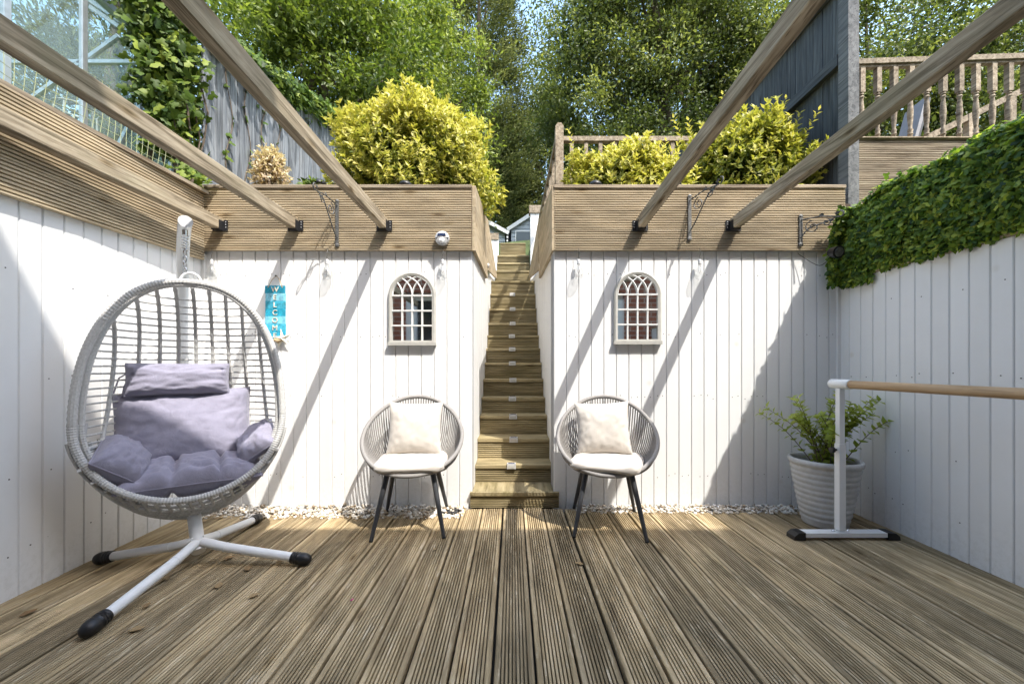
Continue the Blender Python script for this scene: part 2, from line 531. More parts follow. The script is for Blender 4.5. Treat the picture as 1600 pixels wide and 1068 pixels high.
M['leaf_fake'] = mat_leaf('screen_ivy_leaf', [(0, (0.03, 0.065, 0.02)), (0.45, (0.095, 0.175, 0.032)), (0.8, (0.25, 0.35, 0.05)), (1, (0.46, 0.53, 0.09))], 0.48, 0.45, 0.25)
M['leaf_pot'] = mat_leaf('pot_plant_leaf', [(0, (0.10, 0.15, 0.02)), (0.5, (0.29, 0.36, 0.055)), (1, (0.52, 0.56, 0.13))], 0.4)
M['leaf_dry'] = mat_leaf('dried_flower', [(0, (0.30, 0.20, 0.11)), (0.5, (0.55, 0.42, 0.28)), (1, (0.72, 0.62, 0.48))], 0.3, 0.8, 0.1)
M['leaf_fallen'] = mat_leaf('fallen_leaf', [(0, (0.20, 0.11, 0.05)), (1, (0.48, 0.36, 0.20))], 0.2, 0.8, 0.1)


# ------------------------------------------------------------------ boards
_bm_cache = {}


def board_mesh(w, t, L, n, gd, mat, name='board', ridge=0.56, edge=0.005):
    """grooved board: width X (centred), length Y from 0, top face at Z=0"""
    key = (round(w, 4), round(t, 4), round(L, 3), n, round(gd, 4), mat.name)
    if key in _bm_cache:
        return _bm_cache[key]
    e = edge
    pts = [(-w / 2, -t), (-w / 2, -0.003), (-w / 2 + 0.0025, 0)]
    if n:
        p = (w - 2 * e) / n
        for i in range(n):
            x = -w / 2 + e + i * p
            g = p * (1 - ridge)
            a = x + (p - g) / 2
            pts += [(a, 0), (a + g * 0.22, -gd), (a + g * 0.78, -gd), (a + g, 0)]
    pts += [(w / 2 - 0.0025, 0), (w / 2, -0.003), (w / 2, -t)]
    mb = MB()
    m = len(pts)
    vs = [(x, 0, z) for x, z in pts] + [(x, L, z) for x, z in pts]
    fs = [tuple(range(m)), tuple(range(2 * m - 1, m - 1, -1))] + [(i, m + i, m + (i + 1) % m, (i + 1) % m) for i in range(m)]
    mb.add(vs, fs)
    me = mb.mesh(name, mat)
    _bm_cache[key] = me
    return me


def clad_mesh(w, h, t=0.016):
    """painted vertical board: X width centred, Z height from 0, face at Y=0 (towards -Y), V-joint chamfers"""
    key = ('clad', round(w, 4), round(h, 3))
    if key in _bm_cache:
        return _bm_cache[key]
    c = 0.0046
    a = w / 2 - 0.0013
    poly = [(-a, t), (-a, c), (-a + c * 0.8, 0), (a - c * 0.8, 0), (a, c), (a, t)]
    me = MB().prism(poly, 0, h, 'xy').mesh('cladding_board', M['white'])
    _bm_cache[key] = me
    return me


PITCH = 0.0915


def clad_run(parent, a, b, z0, ztop, flip=False):
    """boards from a to b (plan points) facing to the right-hand normal of a->b; ztop may be a function of t"""
    a, b = Vector((a[0], a[1], 0)), Vector((b[0], b[1], 0))
    d = (b - a); L = d.length; d.normalize()
    nrm = Vector((d.y, -d.x, 0))        # facing side
    n = max(1, round(L / PITCH)); p = L / n
    for i in range(n):
        t = (i + 0.5) / n
        zt = ztop(t) if callable(ztop) else ztop
        o = put('cladding_board', clad_mesh(p, round(zt - z0, 3)))
        pos = a + d * (L * t) + nrm * rnd.uniform(-0.0006, 0.0006)
        frame(o, (pos.x, pos.y, z0), d, -nrm, (0, 0, 1))
        o.parent = parent
        o.matrix_parent_inverse = root_matrix(parent).inverted()


def nails(parent, pts, nrm):
    mb = MB()
    nrm = Vector(nrm)
    for p in pts:
        p = Vector(p)
        u = nrm.cross(Vector((0, 0, 1))).normalized()
        ring = [p + nrm * 0.0012 + u * (0.0033 * math.cos(a)) + Vector((0, 0, 1)) * (0.0033 * math.sin(a)) for a in [k * PI / 3 for k in range(6)]]
        ring2 = [q - nrm * 0.003 for q in ring]
        mb.add(ring + ring2, [tuple(range(6))] + [(i, 6 + i, 6 + (i + 1) % 6, (i + 1) % 6) for i in range(6)])
    o = put('nail_heads', mb.mesh('nail_heads', M['nail']), parent)
    tag(o, kind='stuff')


# ------------------------------------------------------------------ setting: deck
WALL = 2.84           # face of the white back walls
XL, XR = -0.285, 0.31  # faces of the stair side walls


def XLW(y): return -2.208 + (2.84 - y) * 0.0445     # face of the left side wall
def XRW(y): return 2.336 - (2.84 - y) * 0.0229      # face of the right side wall


deck = put('deck', MB().box(-2.35, 2.45, -0.75, 2.9, -0.2, -0.045).mesh('deck', M['underlay']))
tag(deck, kind='structure')
BP = 0.1425
nb = 16
for i in range(-16, 18):
    x = 0.0 + (i + 0.5) * BP - 0.065
    if x - BP / 2 < -2.34 or x + BP / 2 > 2.42:
        continue
    end = 2.795 if abs(x) < 0.42 else (2.735 if x > 0 else 2.665)
    if i in (3, 4):
        end = 2.8
    L = end + 0.72 + rnd.uniform(-0.012, 0.012)
    o = put('deck_board', board_mesh(0.1318 if x < .6 else 0.1335, 0.028, round(L, 2), 8, 0.020, M['deck'], ridge=0.58, edge=0.0150))
    a = rnd.uniform(-0.0012, 0.0012)
    roll = rnd.uniform(-0.008, 0.008)
    o.location = (x + rnd.uniform(-0.0012, 0.0012), -0.72, rnd.uniform(-0.0018, 0.0008))
    o.rotation_euler = (0, roll, a)
    o.parent = deck

# soil, hillside and neighbouring ground
gl = put('planter_soil', MB().box(-2.24, XL - 0.03, 2.86, 5.4, 1.7, 2.17).mesh('planter_soil', M['soil'])); tag(gl, kind='structure')
gr_ = put('planter_soil', MB().box(XR + 0.03, 2.44, 2.86, 5.4, 1.7, 2.17).mesh('planter_soil', M['soil'])); tag(gr_, kind='structure')
g3 = put('neighbour_ground', MB().box(-14, -2.26, -0.7, 5.4, 1.5, 2.12).mesh('neighbour_ground', M['grass'])); tag(g3, kind='structure')
g4 = put('neighbour_ground', MB().box(2.48, 14, -0.7, 5.4, 1.3, 1.75).mesh('neighbour_ground', M['grass'])); tag(g4, kind='structure')


def hill_z(x, y):
    z = 2.2 + max(0, y - 5) * 0.42 - max(0, y - 9) * 0.22 + 0.15 * math.sin(x * 0.7) * min(1, (y - 5) / 3)
    if -0.45 < x < 0.5 and y < 9.2:
        z -= 1.2
    return z


mb = MB()
xs = [-40, -25, -15, -10, -7, -5, -4, -3, -2.2, -1.6, -1, -0.47, -0.43, 0.0, 0.48, 0.52, 1, 1.6, 2.4, 3, 4, 5, 7, 10, 15, 25, 40]
ys = [5.0 + 0.5 * k for k in range(12)] + [11.5, 12.5, 14, 16, 19, 24, 30, 45, 80]
for y in ys:
    for x in xs:
        mb.v.append((x, y, hill_z(x, y)))
nx = len(xs)
for j in range(len(ys) - 1):
    for i in range(nx - 1):
        mb.f.append((j * nx + i, j * nx + i + 1, (j + 1) * nx + i + 1, (j + 1) * nx + i))
hill = put('hillside', mb.mesh('hillside', M['grass'], 60)); tag(hill, kind='structure')
gnd = put('ground', MB().box(-60, 60, -40, 2.9, -0.6, -0.22).mesh('ground', M['soil'])); tag(gnd, kind='structure')

# ------------------------------------------------------------------ white clad walls
FZ0, FZ1 = 1.82, 2.26    # fascia bottom and top


def back_wall(x0, x1, label):
    root = put('retaining_wall', MB().box(x0, x1, WALL + 0.016, WALL + 0.2, -0.04, FZ1 - 0.03).mesh('retaining_wall', M['backing']))
    tag(root, label, 'wall')
    clad_run(root, (x0, WALL), (x1, WALL), -0.04, FZ0 + 0.02)
    pts = []
    n = max(1, round((x1 - x0) / PITCH)); p = (x1 - x0) / n
    for z in (0.22, 0.78, 1.22, 1.66):
        for i in range(n):
            if rnd.random() < 0.55:
                xx = x0 + (i + 0.5) * p
                for s in (-1, 1):
                    if rnd.random() < 0.7:
                        pts.append((xx + s * 0.022 + rnd.uniform(-.006, .006), WALL, z + rnd.uniform(-.015, .015)))
    nails(root, pts, (0, -1, 0))
    # grooved fascia planks and cap
    for k in range(3):
        L = x1 - x0 - 0.002
        o = put('fascia_board', board_mesh(0.1445, 0.028, round(L, 3), 8, 0.017, M['fascia'], ridge=0.58))
        z = FZ0 + 0.0735 + k * 0.1468
        frame(o, (x0 + 0.001, WALL - 0.032 + rnd.uniform(-.001, .001), z), (0, 0, -1), (1, 0, 0), (0, -1, 0))
        o.parent = root; o.matrix_parent_inverse = root_matrix(root).inverted()
    o = put('cap_board', board_mesh(0.15, 0.022, round(x1 - x0, 3), 0, 0, M['greywood']))
    frame(o, (x0, WALL + 0.036, FZ1 + 0.023), (0, -1, 0), (1, 0, 0), (0, 0, 1))
    o.parent = root; o.matrix_parent_inverse = root_matrix(root).inverted()
    return root


wl_ = back_wall(-2.205, XL, 'white clad retaining wall with grooved timber top to the left of the stairs')
wr_ = back_wall(XR - 0.012, 2.36, 'white clad retaining wall with grooved timber top to the right of the stairs')


def stair_side(root, x, sgn):
    """side of the stairwell: boards, and the tapering timber that follows the slope up"""
    core = put('side_core', MB().prism([(WALL + .2, -.04), (8.0, -.04), (8.0, 2.5), (6.8, 2.42), (4.2, 2.0), (WALL + .2, 1.9)],
                                       x - sgn * 0.017, x - sgn * 0.12, 'yz').mesh('side_core', M['backing']), root)
    if sgn > 0:
        clad_run(root, (x, WALL + .001), (x, 6.9), -0.04, lambda t: 1.86 + 0.62 * t ** 1.2)
    else:
        clad_run(root, (x, 6.9), (x, WALL + .001), -0.04, lambda t: 1.86 + 0.62 * (1 - t) ** 1.2)
    mats = M['fascia']
    n = 3
    for k in range(n):
        f0, f1 = k / n, (k + 1) / n
        lo0, hi0, lo1, hi1 = FZ0, FZ1 + .02, 1.93, 2.54
        q = [(WALL - .03, lo0 + (hi0 - lo0) * f0 + .001), (4.2, lo1 + (hi1 - lo1) * f0 + .001),
             (4.2, lo1 + (hi1 - lo1) * f1 - .001), (WALL - .03, lo0 + (hi0 - lo0) * f1 - .001)]
        # mesh with its length along local Y
        put('side_plank', MB().prism(q, x + sgn * 0.003, x + sgn * 0.027, 'yz').mesh('side_plank', mats), root)
    for k in range(2):
        q = [[(4.2, 2.02), (5.1, 2.19), (6.75, 2.49), (4.2, 2.27)], [(4.2, 2.272), (6.75, 2.492), (6.75, 2.53), (4.2, 2.56)]][k]
        put('side_plank', MB().prism(q, x + sgn * 0.006, x + sgn * 0.03, 'yz').mesh('side_plank', mats), root)
    put('round_bolt_cap', MB().lathe([(0.0, 0.0), (0.022, 0.0), (0.026, 0.008), (0.02, 0.02), (0, 0.022)], 16, (x + sgn * .028, 4.14, 2.05), 'x').mesh('cap', M['silver'], 40), root)


stair_side(wl_, XL, 1)
stair_side(wr_, XR, -1)


def side_wall(xf, y0, y1, ztop, label, facing):
    xm0, xm1 = xf(y0), xf(y1)
    s = -1 if facing > 0 else 1
    mb = MB().prism([(xm0 + s * 0.017, y0), (xm1 + s * 0.017, y1), (xm1 + s * 0.14, y1), (xm0 + s * 0.14, y0)], -0.04, min(ztop(0), ztop(1)) - 0.01, 'xy')
    root = put('side_wall', mb.mesh('side_wall', M['backing']))
    tag(root, label, 'wall')
    if facing > 0:
        clad_run(root, (xm0, y0), (xm1, y1), -0.04, ztop)
    else:
        clad_run(root, (xm1, y1), (xm0, y0), -0.04, lambda t: ztop(1 - t))
    pts = []
    L = y1 - y0; n = round(L / PITCH)
    for z in (0.2, 0.5, 0.95, 1.4):
        for i in range(n):
            if rnd.random() < 0.45:
                yy = y0 + (i + 0.5) * L / n
                pts.append((xf(yy), yy + rnd.uniform(-.03, .03), z + rnd.uniform(-.02, .02)))
    nails(root, pts, (1 if facing > 0 else -1, 0, 0))
    return root


wside_l = side_wall(XLW, -0.74, WALL - 0.001, lambda t: 1.69 + 0.10 * t, 'white clad side wall behind the hanging egg chair', 1)
wside_r = side_wall(XRW, -0.74, WALL - 0.001, lambda t: 1.60, 'white clad side wall under the ivy screen, in shade', -1)

# grooved timber band on top of the left wall
for k in range(3):
    L = 3.5
    o = put('fascia_board', board_mesh(0.1505, 0.028, L, 8, 0.017, M['fascia'], ridge=0.58))
    y0, y1 = WALL - 3.53, WALL - 0.03
    p0 = Vector((XLW(y0) + 0.032, y0, 1.655 + 0.076 + k * 0.1525)); p1 = Vector((XLW(y1) + 0.032, y1, 1.752 + 0.076 + k * 0.1525))
    d = (p1 - p0).normalized()
    za = Vector((1, 0, 0)); za = (za - d * za.dot(d)).normalized()
    frame(o, p0, d.cross(za), d, za)
    o.parent = wside_l; o.matrix_parent_inverse = root_matrix(wside_l).inverted()
o = put('cap_board', MB().prism([(-.75, 2.118), (WALL - .04, 2.212), (WALL - .04, 2.234), (-.75, 2.14)], -2.28, -2.14, 'yz').mesh('cap', M['greywood']), wside_l)
o = put('top_backing', MB().prism([(-.75, 1.6), (WALL - .04, 1.7), (WALL - .04, 2.20), (-.75, 2.1)], -2.30, -2.235, 'yz').mesh('back', M['greywood']), wside_l)
put('corner_trim', MB().box(-2.214, -2.186, WALL - .026, WALL - .0006, -.03, 1.80).mesh('trim', M['white']), wside_l)
put('corner_trim', MB().box(2.316, 2.345, WALL - .022, WALL - .0006, -.03, 1.598).mesh('trim', M['white']), wside_r)
# timber strip on top of the right wall
put('top_strip', MB().prism([(XRW(-.74) - .014, -.74), (XRW(2.8) - .014, 2.8), (2.42, 2.8), (2.42, -.74)], 1.602, 1.618, 'xy').mesh('strip', M['fascia']), wside_r)

# ------------------------------------------------------------------ stairs
stair = thing('staircase', 'narrow steep grooved timber stairs climbing between the two white walls', 'stairs', (0.01, 2.80, 0))
ytop = [769, 726, 685, 649, 621, 592, 566, 544, 523.6, 504, 481.5, 458.7, 438.5]
steps = []
for n_i, yp in enumerate(ytop):
    D = 2.81 + 0.213 * n_i + (0.03 if n_i else 0)
    steps.append((D, 1 - (yp - 572) / 620 * D))
D13 = steps[-1][0]
steps += [(6.62, 2.60), (6.80, 2.775), (6.97, 2.95), (8.55, 3.40), (8.75, 3.72)]
for i, (D, Z) in enumerate(steps):
    zprev = steps[i - 1][1] if i else 0.0
    x0, x1 = (XL - 0.012, XR + 0.024) if i == 0 else (XL + 0.002, XR - 0.002)
    h = Z - zprev - (0.026 if i else 0.022)
    if i > 13:
        x0, x1 = -0.26, 0.30
    base = zprev - 0.005
    hh = Z - 0.026 - base
    y = D + 0.012
    ng = max(4, round(hh / 0.0185))
    o = put('riser', board_mesh(round(hh, 3), 0.024, round(x1 - x0, 3), ng, 0.016, M['step'], ridge=0.58))
    frame(o, (x0, y, base + hh / 2), (0, 0, -1), (1, 0, 0), (0, -1, 0))
    o.parent = stair; o.matrix_parent_inverse = root_matrix(stair).inverted()
    Dn = steps[i + 1][0] if i + 1 < len(steps) else D + 0.9
    dep = Dn - D + 0.014
    if i == 0:
        tr = put('tread', MB().box(x0, x1, D, WALL - 0.002, Z - 0.024, Z).mesh('tread', M['step']), stair)
        tr = put('tread', MB().box(XL + .002, XR - .014, WALL + 0.002, Dn + .012, Z - 0.024, Z).mesh('tread', M['step']), stair)
    else:
        np_ = 1 if dep < 0.3 else math.ceil(dep / 0.15)
        for k in range(np_):
            w = dep / np_ - 0.003
            o = put('tread', board_mesh(round(w, 3), 0.025, round(x1 - x0, 3), 0, 0, M['step']))
            frame(o, (x0, D + (k + 0.5) * dep / np_, Z), (0, -1, 0), (1, 0, 0), (0, 0, 1))
            o.parent = stair; o.matrix_parent_inverse = root_matrix(stair).inverted()
ords = ['first', 'second', 'third', 'fourth', 'fifth', 'sixth', 'seventh', 'eighth', 'ninth', 'tenth', 'eleventh', 'twelfth']
for k, i in enumerate(range(1, 12)):
    D, Z = steps[i]
    t = thing('step_light', 'small square solar light clipped to the %s step up from the deck' % ords[i], 'light', (0.005 + rnd.uniform(-.012, .012), D, Z), 0, 'solar lights on the stair treads')
    put('housing', MB().prism([(-0.006, -0.03), (-0.006, 0.012), (0.03, 0.012), (0.045, 0.001), (0, 0.001), (0, -0.03)], -0.034, 0.034, 'yz').mesh('housing', M['silver']), t, False)
    put('solar_panel', MB().box(-0.024, 0.024, 0.001, 0.026, 0.0122, 0.014).mesh('panel', M['solar']), t, False)
    put('lens', MB().box(-0.026, 0.026, -0.0085, -0.0062, -0.024, -0.004).mesh('lens', M['cream'] if i == 2 else M['frame']), t, False)

# low walls at the head of the stairs
for (x0, x1, D, z0, z1, lab) in ((0.31, 1.2, 6.72, 2.4, 3.72, 'small white wall with timber cap beside the upper steps, on the right'),
                                 (-1.0, -0.27, 8.0, 2.6, 3.68, 'low white wall with timber cap beside the upper steps, on the left')):
    w = put('low_wall', MB().box(x0, x1, D + .016, D + .12, z0, z1 - .13).mesh('low_wall', M['backing']))
    tag(w, lab, 'wall')
    clad_run(w, (x0, D), (x1, D), z0, z1 - 0.13)
    put('cap', MB().box(x0 - .02, x1, D - .02, D + .14, z1 - 0.128, z1).mesh('cap', M['greywood']), w)

# ------------------------------------------------------------------ pergola beams
beams = [(-2.062, 0.0, 'lowest pergola beam, running along the left wall'), (-1.53, 0.0, 'pergola beam crossing in front of the greenhouse'),
         (-0.902, 0.0, 'pergola beam above the left rope chair, nearest the stairs'),
         (0.905, 0.075, 'pergola beam to the right of the stairs, above the right rope chair'), (1.563, 0.075, 'rightmost pergola beam, crossing in front of the balustrade')]
for (x, rise, lab) in beams:
    t = thing('pergola_beam', 'weathered timber ' + lab, 'beam', (x, WALL - 0.035, 2.0), 0, 'pergola beams')
    L = 3.5
    W_, H_ = 0.05, 0.082
    # chamfered section, slight checks in the timber
    c = 0.004
    sec = [(-W_ / 2 + c, -H_ / 2), (W_ / 2 - c, -H_ / 2), (W_ / 2, -H_ / 2 + c), (W_ / 2, H_ / 2 - c), (W_ / 2 - c, H_ / 2), (-W_ / 2 + c, H_ / 2), (-W_ / 2, H_ / 2 - c), (-W_ / 2, -H_ / 2 + c)]
    mb = MB()
    nseg = 24
    for s in range(nseg + 1):
        yy = -0.004 - s / nseg * L
        dx = 0.006 * noise.noise((x * 3, yy * 0.8, 1.0)); dz = 0.006 * noise.noise((x * 3, yy * 0.8, 7.0))
        tw = 0.05 * noise.noise((x * 5, yy * 0.5, 3.0)) if s > 2 else 0
        for (px, pz) in sec:
            mb.v.append((px + dx - pz * tw, yy, pz + dz - yy * rise + px * tw))
    for s in range(nseg):
        for k in range(8):
            mb.f.append((s * 8 + k, s * 8 + (k + 1) % 8, (s + 1) * 8 + (k + 1) % 8, (s + 1) * 8 + k))
    mb.f.append(tuple(range(8))); mb.f.append(tuple(nseg * 8 + k for k in range(8)))
    put('timber', mb.mesh('timber', M['beam']), t, False)
    hg = MB()
    hg.box(-W_ / 2 - .028, -W_ / 2 - .001, -.0035, -.0005, -H_ / 2 - .004, H_ / 2 - .01).box(W_ / 2 + .001, W_ / 2 + .03, -.0035, -.0005, -H_ / 2 - .004, H_ / 2 - .01)
    hg.box(-W_ / 2 - .003, -W_ / 2 - .001, -.05, -.0036, -H_ / 2 - .004, H_ / 2 - .02).box(W_ / 2 + .001, W_ / 2 + .003, -.05, -.0036, -H_ / 2 - .004, H_ / 2 - .02)
    hg.box(-W_ / 2 - .003, W_ / 2 + .003, -.05, -.0036, -H_ / 2 - .0065, -H_ / 2 - .0042)
    h = put('joist_hanger', hg.mesh('hanger', M['hanger']), t, False)
    for s in (-1, 1):
        for zz in (-.02, .0, .018):
            put('screw', MB().lathe([(0.0035, 0), (0.003, -0.002), (0.001, -0.0025)], 8, (s * (W_ / 2 + .016), -.0036, zz), 'y').mesh('screw', M['silver']), h, False)

# ------------------------------------------------------------------ fences
def fence_run(name, label, x, y0, y1, ztop, zbot, mat, pitch, face, rails, post=None):
    root = thing(name, label, 'fence', (x, y0, zbot(y0)))
    y = y0
    while y < y1 - 0.01:
        w = pitch * rnd.uniform(0.94, 1.0)
        zt = ztop(y + w / 2) + rnd.uniform(-.008, .008)
        zb = zbot(y + w / 2)
        o = put('fence_board', board_mesh(round(w - 0.003, 3), 0.018, round(zt - zb, 2), 0, 0, mat))
        frame(o, (x + rnd.uniform(-.0025, .0025), y + w / 2, zb), (0, -face, 0), (0, 0, 1), (-face * -1, 0, 0) if False else (face, 0, 0))
        # keep a right-handed frame: X=Y^Z
        za = Vector((face, 0, 0)); ya = Vector((0, 0, 1)); xa = ya.cross(za)
        frame(o, (x + rnd.uniform(-.0025, .0025), y + w / 2, zb), xa, ya, za)
        o.parent = root; o.matrix_parent_inverse = root_matrix(root).inverted()
        y += w
    for zr in rails:
        put('rail', MB().bar((x + face * 0.026, y0, zr(y0)), (x + face * 0.026, y1, zr(y1)), 0.045, 0.085).mesh('rail', mat), root)
    return root


f_l = fence_run('garden_fence', 'weathered pale blue-grey board fence climbing behind the left planter', -2.255, 2.9, 6.4,
                lambda y: 3.32 + (y - 2.9) * 0.33, lambda y: 2.05 + max(0, y - 5) * .35, M['fence'], 0.125, 1, [])
put('arris_rail', MB().bar((-2.30, 2.9, 3.1), (-2.30, 6.4, 4.2), 0.05, 0.08).mesh('rail', M['fence']), f_l)
f_r = fence_run('garden_fence', 'tall charcoal board fence with rails behind the right planter', 2.49, 2.98, 7.5,
                lambda y: 4.02 + max(0, y - 5) * .2, lambda y: 2.1 + max(0, y - 5) * .35, M['darkfence'], 0.105, -1,
                [lambda y: 3.3, lambda y: 2.66, lambda y: 3.9])
post = put('fence_post', MB().bar((2.485, 2.93, 1.9), (2.485, 2.93, 4.4), 0.078, 0.09, (0, 1, 0)).mesh('post', M['greypost']), f_r)

# ------------------------------------------------------------------ greenhouse beyond the left wall
GX, GY0, GY1, GZ0, GZE = -2.75, 0.6, 3.2, 2.13, 3.45
GXM, GZR = -3.85, 4.2
gh = thing('greenhouse', 'aluminium framed glass greenhouse beyond the left wall', 'greenhouse', (-3.4, 2.0, 2.12))
def gbar(a, b, w=0.028, h=0.028):
    put('frame_bar', MB().bar(a, b, w, h).mesh('frame_bar', M['alu']), gh)
def gpane(q):
    mb = MB(); mb.add(q, [(0, 1, 2, 3)])
    n = (Vector(q[1]) - Vector(q[0])).cross(Vector(q[3]) - Vector(q[0])).normalized() * 0.003
    q2 = [Vector(p) + n for p in q]
    mb = MB(); mb.add(list(q) + q2, [(0, 1, 2, 3), (7, 6, 5, 4), (0, 4, 5, 1), (1, 5, 6, 2), (2, 6, 7, 3), (3, 7, 4, 0)])
    put('pane', mb.mesh('pane', M['glass']), gh)
gys = [0.62, 1.0, 1.385, 1.77, 2.155, 2.545, 2.93, 3.2]
GXO = 2 * GXM - GX
for X in (GX, GXO):
    for y in gys:
        gbar((X, y, GZ0), (X, y, GZE))
    gbar((X, GY0, GZE), (X, GY1, GZE), 0.05, 0.04)
    gbar((X, GY0, 2.45), (X, GY1, 2.45)); gbar((X, GY0, GZ0), (X, GY1, GZ0), .04, .04)
    for a, b in zip(gys[:-1], gys[1:]):
        gpane([(X, a + .015, GZ0), (X, b - .015, GZ0), (X, b - .015, GZE), (X, a + .015, GZE)])
for y in gys:
    gbar((GX, y, GZE), (GXM, y, GZR)); gbar((GXO, y, GZE), (GXM, y, GZR))
gbar((GXM, GY0, GZR), (GXM, GY1, GZR), .05, .04)
for a, b in zip(gys[:-1], gys[1:]):
    gpane([(GX, a + .015, GZE), (GX, b - .015, GZE), (GXM, b - .015, GZR), (GXM, a + .015, GZR)])
    gpane([(GXO, a + .015, GZE), (GXO, b - .015, GZE), (GXM, b - .015, GZR), (GXM, a + .015, GZR)])
for Y in (GY0, GY1):
    gbar((GX, Y, GZE), (GXO, Y, GZE)); gbar((GX, Y, GZ0), (GXO, Y, GZ0)); 
    gbar((GXM + .4, Y, GZ0), (GXM + .4, Y, GZR - .25)); gbar((GXM - .4, Y, GZ0), (GXM - .4, Y, GZR - .25))
    gbar((-2.85, Y, 3.40), (-3.28, Y, 2.56)); gbar((-3.94, Y, 3.11), (-3.17, Y, 3.66))
    xs_ = [GX, GXM + .4, GXM - .4, GXO]
    for a, b in zip(xs_[:-1], xs_[1:]):
        gpane([(a - .015, Y, GZ0), (b + .015, Y, GZ0), (b + .015, Y, GZE), (a - .015, Y, GZE)])
    put('pane', MB().prism([(GX - .02, GZE + .02), (GXM, GZR - .02), (GXO + .02, GZE + .02)], Y, Y + .003, 'xz').mesh('pane', M['glass']), gh)
# wire plant support inside
mb = MB()
for k in range(5):
    a = k * 2 * PI / 5
    mb.tube([(-3.02 + .12 * math.cos(a), 2.75 + .12 * math.sin(a), 2.13), (-3.02 + .11 * math.cos(a), 2.75 + .11 * math.sin(a), 2.78)], .006, 6)
for z in (2.4, 2.6, 2.78):
    mb.tube([(-3.02 + .115 * math.cos(a), 2.75 + .115 * math.sin(a), z) for a in [k * PI / 8 for k in range(16)]], .006, 6, closed=True)
tag(put('plant_support', mb.mesh('plant_support', M['powder'])), 'white wire plant support standing inside the greenhouse', 'plant support')
# garden net between wall top and beam
mb = MB()
def netp(y, h): 
    sag = 0.02 * math.sin(y * 9 + h * 3) + 0.012 * noise.noise((y * 4, h * 5, 0))
    return (-2.31 + sag + 0.05 * h, y, 2.15 + (y + .75) * 0.03 + h + 0.012 * noise.noise((y * 7, h * 9, 5)))
hs = [0.0, 0.05, 0.10, 0.15, 0.20, 0.25, 0.30, 0.34]
for h in hs:
    mb.tube([netp(0.4 + 0.04 * k, h) for k in range(62)], 0.0016, 4, caps=False)
for k in range(62):
    mb.tube([netp(0.4 + 0.04 * k + .012 * math.sin(h * 9), h) for h in hs], 0.0018, 4, caps=False)
tag(put('garden_net', mb.mesh('garden_net', M['net'])), 'pale green square-mesh net stretched along the top of the left wall', 'net')

# ------------------------------------------------------------------ balustrades
def spindle_prof(h):
    """turned baluster: radii up its turned middle"""
    return [(0.016, 0.0), (0.016, 0.03), (0.022, 0.04), (0.015, 0.055), (0.021, 0.075), (0.013, 0.095), (0.020, 0.17), (0.023, 0.24),
            (0.018, 0.32), (0.014, 0.36), (0.022, 0.375), (0.014, 0.39), (0.021, 0.40), (0.016, 0.415)]
bal = thing('balustrade', 'greyed timber balustrade with turned spindles above the ivy screen', 'balustrade', (3.8, 3.6, 2.6))
bz0, bz1 = 3.08, 3.70
put('handrail', MB().bar((2.95, 3.6, 3.735), (5.9, 3.55, 3.80), 0.07, 0.045).mesh('rail', M['greywood']), bal)
put('under_rail', MB().bar((2.95, 3.6, 3.700), (5.9, 3.55, 3.765), 0.04, 0.022).mesh('rail', M['greywood']), bal)
x = 3.02
sp = None
while x < 5.8:
    k = (x - 2.95) / 2.95
    s0 = put('spindle', sp, bal) if sp else None
    if sp is None:
        mb = MB().lathe([(r, z) for r, z in spindle_prof(1)], 12, (0, 0, 0)).box(-.021, .021, -.021, .021, 0.4165, 0.665)
        sp = mb.mesh('spindle', M['greywood'], 50)
        s0 = put('spindle', sp, bal)
    s0.location = (x, 3.6 - .05 * k, 3.055)
    x += 0.1455
for k in range(9):
    o = put('fascia_board', board_mesh(0.144, 0.025, 3.2, 8, 0.012, M['greywood'], ridge=0.6))
    frame(o, (2.60, 3.57, 3.045 - .075 - k * 0.147), (0, 0, -1), (1, 0, 0), (0, -1, 0))
    o.parent = bal; o.matrix_parent_inverse = root_matrix(bal).inverted()
put('deck_edge', MB().box(2.60, 5.9, 3.55, 5.3, 3.046, 3.056).mesh('deck_edge', M['greywood']), bal)
hr = thing('stair_handrail', 'sloping timber handrail behind the turned spindles', 'handrail', (4.4, 4.3, 3.05))
put('rail', MB().bar((3.9, 4.3, 3.18), (5.6, 4.3, 4.02), .05, .06).mesh('rail', M['greywood']), hr)
for xx in (4.05, 4.5, 4.95, 5.4):
    put('post', MB().box(xx - .03, xx + .03, 4.27, 4.33, 3.05, 3.2 + (xx - 3.9) * .494).mesh('post', M['greywood']), hr)
lg = thing('folded_lounger', 'grey folded garden lounger leaning behind the turned spindles', 'lounger', (4.0, 4.05, 3.06))
put('panel', MB().bar((3.94, 4.02, 3.06), (4.22, 4.14, 3.72), .22, .03, (1, 0, 0)).mesh('panel', mat_plain('grey_mesh_fabric', (0.22, 0.22, 0.23), 0.8)), lg)
put('frame', MB().bar((4.03, 4.02, 3.06), (4.32, 4.12, 3.78), .03, .035, (1, 0, 0)).mesh('frame', M['black']), lg)

